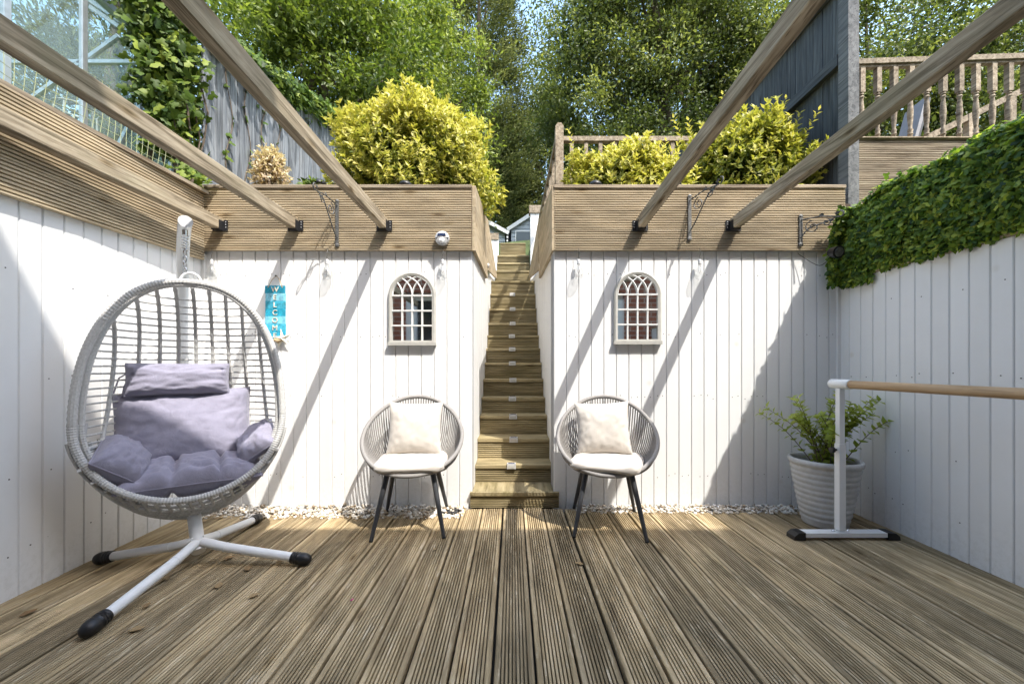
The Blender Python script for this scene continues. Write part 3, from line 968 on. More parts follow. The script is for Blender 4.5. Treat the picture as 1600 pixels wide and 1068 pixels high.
b2 = thing('stair_balustrade', 'plain timber rail with square newel post beside the upper stairs', 'balustrade', (0.47, 4.0, 2.2))
put('newel_post', MB().box(.435, .515, 3.96, 4.04, 2.15, 3.33).prism([(.435, 3.332), (.515, 3.332), (.515, 3.40), (.495, 3.43), (.455, 3.43), (.435, 3.40)], 3.96, 4.04, 'xz').mesh('post', M['greywood']), b2)
put('rail', MB().bar((.515, 4.0, 3.28), (2.35, 4.0, 3.28), .06, .045).mesh('rail', M['greywood']), b2)
put('rail', MB().bar((.46, 4.05, 3.30), (.46, 6.6, 3.42), .05, .05).mesh('rail', M['greywood']), b2)
for k in range(12):
    put('baluster', MB().box(.60 + .145 * k - .018, .60 + .145 * k + .018, 3.982, 4.018, 2.2, 3.257).mesh('baluster', M['greywood']), b2)
for k in range(7):
    yy = 4.4 + .35 * k
    put('baluster', MB().box(.442, .478, yy - .018, yy + .018, 2.3, 3.27 + (yy - 4.05) * .047).mesh('baluster', M['greywood']), b2)

# ------------------------------------------------------------------ garden sheds up the slope
def shed(name, label, x0, x1, y0, y1, z0, eave, ridge, win=None, ridge_at=0.5):
    t = thing(name, label, 'shed', ((x0 + x1) / 2, y0, z0))
    xr = x0 + (x1 - x0) * ridge_at
    n = int((ridge - z0) / 0.1)
    for k in range(n):
        za, zb = z0 + k * 0.1, z0 + (k + 1) * 0.1 - 0.004
        def half(z):
            if z <= eave: return x0, x1
            f = min(1, (z - eave) / (ridge - eave))
            return x0 + (xr - x0) * f, x1 + (xr - x1) * f
        a0, a1 = half(za); c0, c1 = half(zb)
        if c1 - c0 < 0.03: continue
        put('weatherboard', MB().add([(a0, y0 - .014, za), (a1, y0 - .014, za), (c1, y0, zb), (c0, y0, zb), (a0, y0 + .02, za), (a1, y0 + .02, za), (c1, y0 + .02, zb), (c0, y0 + .02, zb)],
            [(0, 1, 2, 3), (4, 7, 6, 5), (0, 4, 5, 1), (3, 2, 6, 7), (0, 3, 7, 4), (1, 5, 6, 2)]).mesh('weatherboard', M['shed_blue']), t)
    put('body', MB().prism([(x0 + .01, z0), (x1 - .01, z0), (x1 - .01, eave), (xr, ridge - .02), (x0 + .01, eave)], y0 + .022, y1, 'xz').mesh('body', M['shed_blue']), t)
    for sx, ex in ((x0, -1), (x1, 1)):
        e = (sx + ex * .10, eave - .10 * (ridge - eave) / abs(xr - sx))
        r_ = put('roof', MB().add([(e[0], y0 - .1, e[1]), (xr, y0 - .1, ridge), (xr, y1 + .1, ridge), (e[0], y1 + .1, e[1]),
                  (e[0], y0 - .1, e[1] + .04), (xr, y0 - .1, ridge + .04), (xr, y1 + .1, ridge + .04), (e[0], y1 + .1, e[1] + .04)],
                  [(3, 2, 1, 0), (4, 5, 6, 7), (0, 1, 5, 4), (1, 2, 6, 5), (2, 3, 7, 6), (3, 0, 4, 7)]).mesh('roof', M['felt']), t)
        put('barge_board', MB().bar((e[0], y0 - .115, e[1] - .01), (xr, y0 - .115, ridge - .01), .024, .09, (0, 0, 1)).mesh('barge', M['upvc']), r_)
    if win:
        a, b, c, d = win
        w = put('window', MB().box(a, b, y0 - .03, y0 - .015, c, d).mesh('window', M['upvc']), t)
        put('pane', MB().box(a + .03, b - .03, y0 - .034, y0 - .031, c + .03, d - .03).mesh('pane', M['darkglass']), w)
    return t
shed('garden_shed', 'pale blue-grey weatherboarded shed at the head of the stairs, on the left', -1.75, -0.18, 10.2, 12, 3.6, 4.45, 5.0, None, 0.35)
shed('summer_house', 'pale blue-grey summer house with a window at the head of the stairs, on the right', -0.02, 1.9, 10.4, 12.6, 3.6, 4.62, 5.3, (0.08, 0.52, 3.75, 4.55), 0.55)
mb = MB()
pole = thing('striped_pole', 'thin white pole with spiral stripes between the two sheds', 'pole', (-0.12, 9.9, 3.55))
for k in range(14):
    put('stripe_band', MB().lathe([(0.022, 0), (0.022, 0.045)], 10, (-.12, 9.9, 3.6 + k * .046)).mesh('band', M['upvc'] if k % 2 else M['leg']), pole)

# ------------------------------------------------------------------ house behind the camera (casts the shade over the deck)
HY = -0.75
house = thing('house', 'red brick house wall with white patio doors, seen in the mirrors', 'house', (0, HY, 0))
for (x0, x1, z0, z1) in ((-5, -1.72, -.1, 5.9), (1.82, 8, -.1, 5.9), (-1.719, 1.819, 2.2, 5.9)):
    put('brick_wall', MB().box(x0, x1, HY - .3, HY, z0, z1).mesh('wall', M['brick']), house)
put('eave', MB().box(-5.2, 8.2, HY - .3, -0.56, 5.905, 6.02).mesh('eave', M['upvc']), house)
put('roof', MB().prism([(-.50, 6.022), (-5, 9.0), (-9.5, 6.022)], -5.2, 8.2, 'yz').mesh('roof', M['felt']), house)
put('house_body', MB().box(-4.9, 7.9, -9, HY - .31, -.1, 5.9).mesh('body', M['brick']), house)
dfr = put('patio_door', MB().box(-1.718, 1.818, HY - .2, HY - .1, 0.0, 0.1).box(-1.718, 1.818, HY - .2, HY - .1, 2.08, 2.198)
          .box(-1.718, -1.56, HY - .2, HY - .02, .1, 2.08).box(1.64, 1.818, HY - .2, HY - .02, .1, 2.08).box(-.62, -.42, HY - .2, HY - .06, .1, 2.08).box(.52, .72, HY - .2, HY - .06, .1, 2.08)
          .mesh('door_frame', M['upvc']), house)
for a, b in ((-1.56, -.62), (-.42, .52), (.72, 1.64)):
    put('pane', MB().box(a, b, HY - .16, HY - .14, .1, 2.08).mesh('pane', M['darkglass']), dfr)
put('door_handle', MB().bar((-1.2, HY - .13, 1.0), (-1.2, HY - .13, 1.2), .02, .03).mesh('handle', M['silver']), dfr)

# ------------------------------------------------------------------ cushions
def pillow_mesh(name, w, h, t, mat, n=36, pinch=0.07, seed=0, crease=(), wr=0.006, power=3.0, flatback=0.0, corner=1.0):
    """soft cushion: X width, Z height, Y thickness; pinched edges, gathered folds, optional vertical creases"""
    vs, fs = [], []
    def prof(u, v):
        a = max(0.0, 1 - abs(u) ** power) ** 0.55
        b = max(0.0, 1 - abs(v) ** power) ** 0.55
        return a * b
    def pos(u, v, side):
        p = prof(u, v)
        for (u0, dep, wid) in crease:
            p *= 1 - dep * math.exp(-((u - u0) / wid) ** 2)
        x = w / 2 * u * (1 - pinch * (1 - v * v)) 
        z = h / 2 * v * (1 - pinch * (1 - u * u))
        if corner < 1:      # round the outline
            r = max(1.0, (abs(u) ** 4 + abs(v) ** 4) ** 0.25)
            x *= (1 / r) ** (1 - corner) ; z *= (1 / r) ** (1 - corner)
        y = side * t / 2 * p
        if side > 0: y *= (1 - flatback)
        e = max(abs(u), abs(v))
        fold = math.sin(9 * math.atan2(v, u) * 1.7 + seed) * max(0, e - 0.45) * 0.9
        nz = noise.noise((u * 2.2 + seed, v * 2.2, seed * 1.7)) * 1.6 + 0.8 * noise.noise((u * 6 + seed, v * 6, side + seed))
        q1 = noise.noise((u * 2.6 + seed * 1.3, v * 1.9, seed * .7)); q2 = noise.noise((u * 3.3 - seed, v * 4.1, seed * 2.3 + side))
        y += side * wr * (nz + fold) * min(1, p * 1.6)
        y -= side * wr * (1.1 * math.exp(-(q1 / .07) ** 2) * (.35 + .65 * e) + .8 * math.exp(-(q2 / .06) ** 2) * e) * min(1, p * 1.8)
        return (x, y, z)
    idx = {}
    for side in (-1, 1):
        for j in range(n + 1):
            for i in range(n + 1):
                u = math.sin((i / n * 2 - 1) * PI / 2); v = math.sin((j / n * 2 - 1) * PI / 2)
                edge = i in (0, n) or j in (0, n)
                if edge and side > 0:
                    idx[(1, i, j)] = idx[(-1, i, j)]
                    continue
                idx[(side, i, j)] = len(vs)
                vs.append(pos(u, v, side))
    for side in (-1, 1):
        for j in range(n):
            for i in range(n):
                q = [idx[(side, i, j)], idx[(side, i + 1, j)], idx[(side, i + 1, j + 1)], idx[(side, i, j + 1)]]
                fs.append(tuple(q if side < 0 else q[::-1]))
    mb = MB(); mb.v, mb.f = vs, fs
    return mb.mesh(name, mat, 80)


# ------------------------------------------------------------------ hanging egg chair
EC = Vector((-1.625, 2.0, 0)); ER = math.radians(35)
stand = thing('egg_chair_stand', 'white tubular cross-foot stand with black end caps carrying the egg chair', 'stand', (-1.585, 2.005, 0))
Bc = Vector((-1.585, 2.005, 0))
feet = [(-1.566, 1.438), (-2.12, 2.013), (-1.01, 2.0), (-1.63, 2.573)]
for i, (fx, fy) in enumerate(feet):
    d = (Vector((fx, fy, 0)) - Bc); d.z = 0; L = d.length; d.normalize()
    a = Bc + d * 0.02 + Vector((0, 0, .115)); k1 = Bc + d * 0.14 + Vector((0, 0, .088)); e = Bc + d * (L - .07) + Vector((0, 0, .034))
    leg = put('leg', MB().tube([a, k1, e], [.022, .022, .022], 16).mesh('leg', M['powder'], 40), stand)
    put('collar', MB().tube([k1 - d * .004 + Vector((0, 0, .001)), k1 + d * .004 - Vector((0, 0, .001))], .0235, 16).mesh('collar', M['powder'], 40), leg)
    ax = (e - k1).normalized()
    pts, rr = [], []
    for q, r in ((-.03, .026), (-.02, .0285), (-.017, .0265), (-.008, .0295), (-.005, .0275), (.004, .0305), (.007, .0285), (.02, .031), (.04, .030), (.056, .024), (.066, .012), (.069, .002)):
        pts.append(e + ax * q); rr.append(r)
    put('end_cap', MB().tube(pts, rr, 18).mesh('end_cap', M['black'], 50), leg)
# pole: short socket leaning back, then up behind the basket, then over to the front
back = Vector((-math.sin(ER), math.cos(ER), 0))
sock = Bc + Vector((.012, -.012, .07))
def pole_p(y, z, r): return Vector((-r * y, y, z))
pole_pts = [sock, pole_p(2.09, .20, .80), pole_p(2.26, .42, .815), pole_p(2.37, .70, .825), pole_p(2.41, 1.0, .83), pole_p(2.40, 1.3, .83),
            pole_p(2.35, 1.52, .83), pole_p(2.25, 1.67, .829), pole_p(2.14, 1.735, .826), pole_p(2.06, 1.75, .823)]
def smooth_path(P, m=6):
    P = [Vector(p) for p in P]; out = []
    for i in range(len(P) - 1):
        p0, p1, p2, p3 = P[max(i - 1, 0)], P[i], P[i + 1], P[min(i + 2, len(P) - 1)]
        for k in range(m):
            t = k / m
            out.append(0.5 * ((2 * p1) + (p2 - p0) * t + (2 * p0 - 5 * p1 + 4 * p2 - p3) * t * t + (-p0 + 3 * p1 - 3 * p2 + p3) * t ** 3))
    out.append(P[-1]); return out
pp = smooth_path(pole_pts)
put('pole', MB().tube(pp, .030, 20).mesh('pole', M['powder'], 40), stand)
put('pole_cap', MB().tube([pp[-1], pp[-1] + (pp[-1] - pp[-2]).normalized() * .006], .0315, 20).mesh('cap', M['silver'], 40), stand)
hang = pp[-4] + Vector((0, 0, -.03))
chain = put('chain', MB().tube([hang + Vector((0, 0, .0)), hang + Vector((0, 0, -.025))], .012, 12).mesh('swivel', M['chrome'], 40), stand)
spring = [hang + Vector((.014 * math.cos(k * .7), .014 * math.sin(k * .7), -.03 - .0016 * k)) for k in range(50)]
put('spring', MB().tube(spring, .003, 6).mesh('spring', M['chrome'], 60), chain)
zc = hang.z - .105
k = 0
ring_top = 1.475
while zc > ring_top + .02:
    pts = []
    for q in range(16):
        a = q * PI / 8
        o2 = (.009 * math.cos(a)); up = .02 * math.sin(a)
        pts.append(Vector((hang.x + (o2 if k % 2 else 0), hang.y + (0 if k % 2 else o2), zc - .016 + up)))
    put('link', MB().tube(pts, .0032, 6, closed=True).mesh('link', M['chrome'], 60), chain)
    zc -= .031; k += 1

egg = thing('hanging_egg_seat', 'pale grey woven rattan egg seat hung by a chain from the white stand', 'egg chair', EC, ER)
zb, ztp, zw, AW, DM = 0.345, 1.435, 0.735, 0.405, 0.44
def ew(z):
    if z > zw:
        t = min(1, (z - zw) / (ztp - zw)); return AW * max(0, 1 - t ** 2.3) ** (1 / 2.3)
    t = min(1, (zw - z) / (zw - zb)); return AW * max(0, 1 - t ** 2) ** .5
def yr(z): return -.06 + .13 * (z - zb) / (ztp - zb)
def edm(z):
    if z > zw:
        t = min(1, (z - zw) / (ztp - zw)); return DM * max(0, 1 - t ** 2.2) ** (1 / 2.0)
    return DM * (1 - .25 * ((zw - z) / (zw - zb)) ** 2)
def ep(x, z):
    w = max(ew(z), 1e-4)
    return (x, yr(z) + edm(z) * max(0, 1 - (x / w) ** 2) ** .5, z)
# rim: a wrapped tube, ridge by ridge
def wrapped(path, r, n=10, closed=False, amp=.07):
    rs = [r * (1 + amp * (1 if i % 2 else -1)) for i in range(len(path))]
    return MB().tube(path, rs, n, closed=closed)
N = 420
rim = []
for i in range(N):
    a = 2 * PI * i / N
    s, c = math.sin(a), math.cos(a)
    if c >= 0:
        z = zw + (ztp - zw) * abs(c) ** (2 / 2.3); x = AW * (1 if s > 0 else -1) * abs(s) ** (2 / 2.3)
    else:
        z = zw - (zw - zb) * abs(c); x = AW * s
    rim.append((x, yr(z), z))
put('rim', wrapped(rim, .0165, 10, True).mesh('rim', M['rattan'], 30), egg, False)
rim2 = [(x * .93, y + .075, zw + (z - zw) * .985) for (x, y, z) in rim if z > .52]
ks = sorted(range(len(rim)), key=lambda i: 0)
# inner rim, upper arc only
arc = [i for i in range(-int(N * .36), int(N * .36) + 1)]
rim2 = [(rim[i][0] * .955, rim[i][1] + .05, zw + (rim[i][2] - zw) * .99) for i in arc]
put('inner_rim', wrapped(rim2, .0125, 8).mesh('rim', M['rattan'], 30), egg, False)
for sx in (-1, 1):
    put('wrap', MB().add([(sx * AW * .985, yr(.70) + .003, .735), (sx * AW * .99, yr(.62), .655), (sx * AW * .94, yr(.62) + .11, .665), (sx * AW * .93, yr(.7) + .11, .735),
                          (sx * AW * 1.015, yr(.70) + .003, .735), (sx * AW * 1.02, yr(.62), .655), (sx * AW * .97, yr(.62) + .11, .665), (sx * AW * .96, yr(.7) + .11, .735)],
        [(0, 1, 2, 3), (7, 6, 5, 4), (0, 4, 5, 1), (1, 5, 6, 2), (2, 6, 7, 3), (3, 7, 4, 0)]).mesh('wrap', M['rattan']), egg, False)
# horizontal cords
z = 0.60
zi = 0
while z < 1.40:
    w = ew(z) * .985
    path = []
    for k in range(37):
        x = w * math.sin((k / 36 * 2 - 1) * PI / 2)
        p = ep(x, z + .0012 * math.sin(k * .35 + zi * 2.1))
        path.append(p)
    put('cord', MB().tube(path, .0044, 6).mesh('cord', M['rattan'], 60), egg, False)
    z += .0365; zi += 1
# wrapped ribs
for c in np.linspace(-.88, .88, 9):
    path = []
    zz = 1.425
    while zz > .30:
        x = c * AW * (.80 + .17 * min(1, (1.425 - zz) / .75))
        if abs(x) < ew(zz) * .985:
            path.append(ep(x, zz))
        zz -= .006
    if len(path) > 4:
        rs = [.0085 + .003 * max(0, math.cos((p[2] - .60) / .0365 * 2 * PI)) ** 3 + .0006 * (i % 2) for i, p in enumerate(path)]
        put('rib', MB().tube(path, rs, 8).mesh('rib', M['rattan'], 40), egg, False)
# seat ring: doubled tubes round the back
for zz, rr_ in ((.615, .011), (.585, .012)):
    path = [ep(ew(zz) * .985 * math.sin((k / 90 * 2 - 1) * PI / 2), zz) for k in range(91)]
    put('seat_ring', wrapped(path, rr_, 8).mesh('ring', M['rattan'], 30), egg, False)
# lower basket strands
def low(x, f):
    """f 0 front rim .. 1 back; x -1..1"""
    y = yr(.4) + f * (DM * .96)
    zbot = .335 - .155 * math.sin(min(1, f * 1.15) * PI * .62) ** .9 + .25 * max(0, f - .62) ** 1.2
    zz = zw - (zw - zbot) * max(0, 1 - abs(x) ** 2.1) ** .5
    ww = AW * (1.05 - .25 * f * f)
    return Vector((x * ww, y * (1 - .1 * abs(x)), zz))
for f in (.07, .16, .22, .28, .40, .55, .72, .87):
    path = [low(math.sin((k / 60 * 2 - 1) * PI / 2) * .985, f) for k in range(61)]
    put('strand', MB().tube(path, .0085 if f > .1 else .007, 7).mesh('strand', M['rattan'], 60), egg, False)
for k in range(-9, 10):
    x = k / 10.2
    a, b, c = low(x, .0), low(x + .035, .16), low(x - .03, .33)
    put('strut', MB().tube([a, b, c], .0085, 7).mesh('strut', M['rattan'], 60), egg, False)
    if k % 2 == 0:
        put('strut', MB().tube([low(x, .3), low(x, .6), low(x, .9), low(x * .97, 1.0)], .0075, 7).mesh('strut', M['rattan'], 60), egg, False)
put('hanging_loop', MB().tube([(.045 * math.cos(a), yr(1.43), 1.425 + .058 * math.sin(a)) for a in [PI * k / 12 for k in range(13)]], .0065, 8).mesh('loop', M['powder'], 50), egg, False)

# egg cushion set
ecu = thing('egg_chair_cushion', 'puffy lavender-grey cushion set filling the hanging egg seat', 'cushion', EC + Vector((0, 0, .4)), ER)
def cpart(name, me, loc, rot, lab=None):
    o = put(name, me, ecu, False); o.location = Vector(loc) - Vector((0, 0, .4)); o.rotation_euler = rot
    if lab: tag(o, lab)
    return o
def piping(o, w, h, pinch):
    pts = []
    for a, b, c, d in ((-1, -1, 1, -1), (1, -1, 1, 1), (1, 1, -1, 1), (-1, 1, -1, -1)):
        for k in range(14):
            u = a + (c - a) * k / 14; v = b + (d - b) * k / 14
            pts.append((w / 2 * u * (1 - pinch * (1 - v * v)), 0, h / 2 * v * (1 - pinch * (1 - u * u))))
    put('piping', MB().tube(pts, .0042, 6, closed=True).mesh('piping', M['purple'], 60), o, False)
o_ = cpart('back_pad', pillow_mesh('back_pad', .60, .44, .20, M['purple'], 64, .05, 3, wr=.0055, power=4.0), (-.03, .255, .655), (math.radians(-18), math.radians(-2), 0))
piping(o_, .60, .44, .05)
o_ = cpart('seat_pad', pillow_mesh('seat_pad', .58, .40, .19, M['purple'], 68, .03, 8, ((-.30, .45, .05), (.36, .40, .05)), wr=.010, power=4.5), (.02, .145, .445), (math.radians(-90 + 9), 0, 0))
piping(o_, .58, .40, .03)
o_ = cpart('arm_pad', pillow_mesh('arm_pad', .21, .30, .17, M['purple'], 34, .02, 5, wr=.009, power=3.5), (-.265, .10, .545), (math.radians(-70), math.radians(38), math.radians(14)))
piping(o_, .21, .30, .02)
o_ = cpart('arm_pad', pillow_mesh('arm_pad', .20, .30, .14, M['purple'], 34, .02, 15, wr=.009, power=3.5), (.29, .13, .575), (math.radians(-66), math.radians(-35), math.radians(-14)))
piping(o_, .20, .30, .02)
hp = cpart('head_pillow', pillow_mesh('head_pillow', .44, .17, .13, M['purple'], 36, .03, 21, wr=.007, power=4.0), (-.06, .26, .93), (math.radians(-12), 0, 0))
piping(hp, .44, .17, .03)
put('tie', MB().tube([(-.20, .02, .05), (-.25, .05, .02), (-.27, .06, -.06), (-.24, .04, -.10)], .004, 6).mesh('tie', M['purple']), hp, False)
put('tie', MB().tube([(-.20, .02, .04), (-.225, .03, -.03), (-.235, .04, -.10)], .004, 6).mesh('tie', M['purple']), hp, False)

# ------------------------------------------------------------------ rope chairs
def rim_pt(th):
    s, c = math.sin(th), math.cos(th)
    f = (1 - c) / 2
    x = .295 * s * (1 + .05 * math.sin(PI * f))
    return Vector((x, -.235 * c + .02, .385 + .405 * f ** 1.25 - .02 * (1 - f) ** 6))
def ring_pt(th):
    return Vector((.215 * math.sin(th), -.205 * math.cos(th) + .01, .365))
ch = thing('rope_chair', 'x', 'chair', (0, 0, 0), 0, 'rope tub chairs against the back wall')
put('rim', MB().tube([rim_pt(2 * PI * k / 96) for k in range(96)], .0125, 12, closed=True).mesh('rim', M['rope'], 60), ch, False)
put('seat_ring', MB().tube([ring_pt(2 * PI * k / 64) for k in range(64)], .011, 10, closed=True).mesh('ring', M['rope'], 60), ch, False)
for k in range(82):
    th = math.radians(42 + k * (276 / 81))
    a, b = rim_pt(th), ring_pt(th)
    m_ = (a + b) / 2 + Vector((a.x - b.x, a.y - b.y, 0)) * .18 + Vector((0, 0, -.012))
    path = smooth_path([a, m_, b], 5)
    put('rope', MB().tube(path, .0044, 6).mesh('rope', M['rope'], 60), ch, False)
put('seat_plate', MB().lathe([(0.0, .352), (.20, .352), (.208, .358), (.20, .366), (0, .366)], 40).mesh('plate', M['leg'], 40), ch, False)
for sx in (-1, 1):
    for sy in (-1, 1):
        a = Vector((sx * .135, sy * .135 + .01, .352)); b = Vector((sx * .205, sy * (.25 if sy > 0 else .235) + .01, .004))
        lg_ = put('leg', MB().tube([a, a.lerp(b, .5), b], [.0165, .0145, .0105], 14).mesh('leg', M['leg'], 50), ch, False)
        put('foot', MB().tube([b + (a - b) * .01, b + Vector((sx * .0006, sy * .0008, -.004))], .0112, 12).mesh('foot', M['black']), lg_, False)
seatpad = pillow_mesh('seat_cushion', .43, .43, .075, M['cream'], 36, -.01, 2, wr=.003, power=6.0, corner=0.25)
backpad = pillow_mesh('scatter_cushion', .355, .345, .14, M['cream'], 44, .085, 6, ((0.0, .10, .5),), wr=.0035, power=2.6)
chairs = [((-.628, 2.51, 0), 7, 'left of the stairs, by the small mirror'), ((.60, 2.51, 0), -9, 'right of the stairs')]
for i, (loc, rz, where) in enumerate(chairs):
    o = ch if i == 0 else copy_tree(ch)
    o.location = loc; o.rotation_euler = (0, 0, math.radians(rz))
    o['label'] = 'taupe rope tub chair with dark splayed legs, ' + where
    Mx = Matrix.Translation(loc) @ Matrix.Rotation(math.radians(rz), 4, 'Z')
    s = put('seat_cushion', seatpad); s.matrix_basis = Mx @ Matrix.Translation((0, -.01, .405)) @ Matrix.Rotation(math.radians(-90), 4, 'X') @ Matrix.Rotation(.2 * i, 4, 'Y')
    tag(s, 'round oatmeal seat cushion on the rope chair ' + where, 'cushion', 'seat cushions on the rope chairs')
    s = put('scatter_cushion', backpad); s.matrix_basis = Mx @ Matrix.Translation((.005 if i == 0 else -.02, .085, .597)) @ Matrix.Rotation(math.radians(-13), 4, 'X') @ Matrix.Rotation(math.radians(1 if i == 0 else -3), 4, 'Y')
    tag(s, 'square oatmeal scatter cushion in the rope chair ' + where, 'cushion', 'scatter cushions on the rope chairs')

# ------------------------------------------------------------------ ballet barre
bar = thing('ballet_barre', 'white steel ballet barre with a round beech rail in front of the pot', 'barre', (1.91, 2.31, 0))
put('rail', MB().tube([(1.915, 2.33, .897), (1.915, .80, .897)], .0225, 24).mesh('rail', M['rod'], 40), bar)
for yy in (2.31, .88):
    st = put('post', MB().bar((1.91, yy, .05), (1.91, yy, .55), .037, .037, (0, 1, 0)).mesh('post', M['powder']), bar)
    put('inner_post', MB().bar((1.91, yy, .551), (1.91, yy, .872), .030, .030, (0, 1, 0)).mesh('post', M['powder']), st)
    put('knob', MB().lathe([(.006, 0), (.006, -.015), (.016, -.016), (.018, -.024), (.016, -.034), (.004, -.036)], 14, (1.889, yy, .515), 'x').mesh('knob', M['black'], 40), st)
    put('foot_bar', MB().bar((1.69, yy, .029), (2.16, yy, .029), .058, .025).bar((1.88, yy - .001, .0432), (1.94, yy - .001, .0432), .05, .003).mesh('foot_bar', M['powder']), st)
    for sx, xx in ((-1, 1.69), (1, 2.16)):
        c = xx + sx * .004
        put('end_foot', MB().prism([(c, .003), (c + sx * .066, .003), (c + sx * .063, .024), (c + sx * .04, .042), (c, .045)], yy - .034, yy + .034, 'xz').mesh('foot', M['black']), st)
    for xx in (1.868, 1.952):
        put('bolt', MB().lathe([(.009, 0), (.009, .006), (.004, .01)], 10, (xx, yy, .0418)).mesh('bolt', M['chrome']), st)
    put('holder', MB().lathe([(.0, .07), (.024, .07), (.0285, .062), (.0285, -.062), (.0265, -.068), (.02, -.068)], 24, (1.915, yy + (.0 if yy > 2 else 0), .897), 'y').mesh('holder', M['powder'], 40), st)

# ------------------------------------------------------------------ vegetation builders
def fast_mesh(name, V, F, mat, tint=None):
    me = bpy.data.meshes.new(name)
    V = np.asarray(V, dtype=np.float32); F = np.asarray(F, dtype=np.int32)
    k = F.shape[1]
    me.vertices.add(len(V)); me.vertices.foreach_set('co', V.ravel())
    me.loops.add(F.size); me.loops.foreach_set('vertex_index', F.ravel())
    me.polygons.add(len(F)); me.polygons.foreach_set('loop_start', np.arange(0, F.size, k, dtype=np.int32))
    if tint is not None:
        at = me.attributes.new('tint', 'FLOAT', 'POINT'); at.data.foreach_set('value', np.asarray(tint, dtype=np.float32))
    me.update(calc_edges=True); me.validate()
    me.materials.append(mat)
    return me


def unit(a):
    return a / np.maximum(np.linalg.norm(a, axis=1, keepdims=True), 1e-9)


LEAF = (np.array([(0, 0, 0), (.42, .5, .12), (1, 0, 0), (.42, -.5, .12)]), np.array([(0, 2, 1), (0, 3, 2)]))
a5 = [(0, 0), (-.12, .30), (.18, .42), (.30, .20), (.62, .30), (1.0, 0), (.62, -.30), (.30, -.20), (.18, -.42), (-.12, -.30)]
IVY = (np.array([(.25, 0, .06)] + [(x, y, -.10 * abs(y)) for x, y in a5]), np.array([(0, i, i % 10 + 1) for i in range(1, 11)])[:, [0, 2, 1]])


def leaves(name, C, Dr, Nm, size, tint, mat, parent, shape=LEAF, width=0.5, kind=True):
    """one joined mesh of real leaves: C base points, Dr direction, Nm facing"""
    Dr = unit(Dr); S = unit(np.cross(Nm, Dr)); Nn = np.cross(Dr, S)
    P, F = shape
    k = len(P)
    size = np.broadcast_to(size, (len(C),))
    V = (C[:, None, :] + (P[None, :, 0, None] * Dr[:, None, :] + P[None, :, 1, None] * (width if shape is LEAF else 1.0) * S[:, None, :]
         + P[None, :, 2, None] * Nn[:, None, :]) * size[:, None, None]).reshape(-1, 3)
    Fa = (F[None] + (np.arange(len(C)) * k)[:, None, None]).reshape(-1, 3)
    o = put(name, fast_mesh(name, V, Fa, mat, np.repeat(tint, k)), parent)
    if kind: o['kind'] = 'stuff'
    return o


def rv(n): return unit(nr.normal(size=(n, 3)))


def tree(name, label, base, crown_c, crown_r, mat, nclump=170, per=230, leaf=0.085, limbs=9, clump_r=0.42, group='trees up the hillside', conifer=False, trunk_r=0.16, tb=0.0, width=0.5):
    t = thing(name, label, 'tree', base, 0, group)
    base = Vector(base); cc = np.array(crown_c); cr = np.array(crown_r)
    top = Vector((crown_c[0], crown_c[1], crown_c[2] + crown_r[2] * (.8 if conifer else .35)))
    ctrl = [base, base.lerp(top, .35) + Vector((rnd.uniform(-.15, .15), rnd.uniform(-.1, .1), 0)), base.lerp(top, .7), top]
    path = smooth_path(ctrl, 6)
    mb = MB().tube(path, [trunk_r * (1 - .85 * i / (len(path) - 1)) for i in range(len(path))], 9)
    trk = put('trunk', mb.mesh('trunk', M['bark'], 60), t)
    # clump centres spread through the crown's volume, more on the outside
    d = rv(nclump); r = nr.uniform(.25, 1.0, nclump) ** .5
    if conifer:
        hh = nr.uniform(0, 1, nclump) ** 1.25
        ang = nr.uniform(0, 2 * PI, nclump)
        rad = (1 - hh) ** .75 * np.sqrt(nr.uniform(.1, 1, nclump)) + .06
        K = cc + np.stack([np.cos(ang) * rad * cr[0], np.sin(ang) * rad * cr[1], (hh * 2 - 1) * cr[2]], 1)
    else:
        lump = 1 + .22 * np.sin(d[:, 0] * 5 + cc[0]) * np.cos(d[:, 2] * 4 + cc[1]) 
        K = cc + d * (r * lump)[:, None] * cr
    for i in range(limbs):
        q = K[rnd.randrange(nclump)]
        s = path[rnd.randrange(len(path) // 4, len(path) - 2)]
        e = Vector(q)
        m_ = s.lerp(e, .5) + Vector((0, 0, -.1 + rnd.uniform(0, .3)))
        lp = smooth_path([s, m_, e], 4)
        put('limb', MB().tube(lp, [trunk_r * .38 * (1 - .85 * j / (len(lp) - 1)) for j in range(len(lp))], 6).mesh('limb', M['bark'], 60), trk)
    n = nclump * per
    Ki = np.repeat(K, per, 0)
    cs = np.repeat(nr.uniform(.65, 1.35, nclump), per)[:, None]
    off = nr.normal(size=(n, 3)) * .45 * clump_r * cs
    if conifer:
        off[:, 2] *= .8
        outw = unit(Ki - cc * np.array([1, 1, 0]) - np.array([0, 0, 1]) * Ki[:, 2:3])
        outw[:, 2] = 0
        along = nr.uniform(0, 1, (n, 1))
        off = off * .55 + outw * along * clump_r * 1.1 + np.array([0, 0, 1.0]) * (along ** 2) * clump_r * .5
        Dr = outw * .7 + np.array([0, 0, .55]) + nr.normal(size=(n, 3)) * .45
    else:
        off[:, 2] *= .65
        Dr = unit(off) * .8 + nr.normal(size=(n, 3)) * .7 + np.array([0, 0, -.15])
    Nm = nr.normal(size=(n, 3)) * .75 + np.array([0, -.15, .75])
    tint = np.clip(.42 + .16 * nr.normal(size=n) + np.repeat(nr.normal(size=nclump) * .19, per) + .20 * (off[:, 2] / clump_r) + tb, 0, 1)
    leaves('crown', Ki + off, Dr, Nm, leaf * nr.uniform(.6, 1.25, n), tint, mat, t, width=width)
    return t


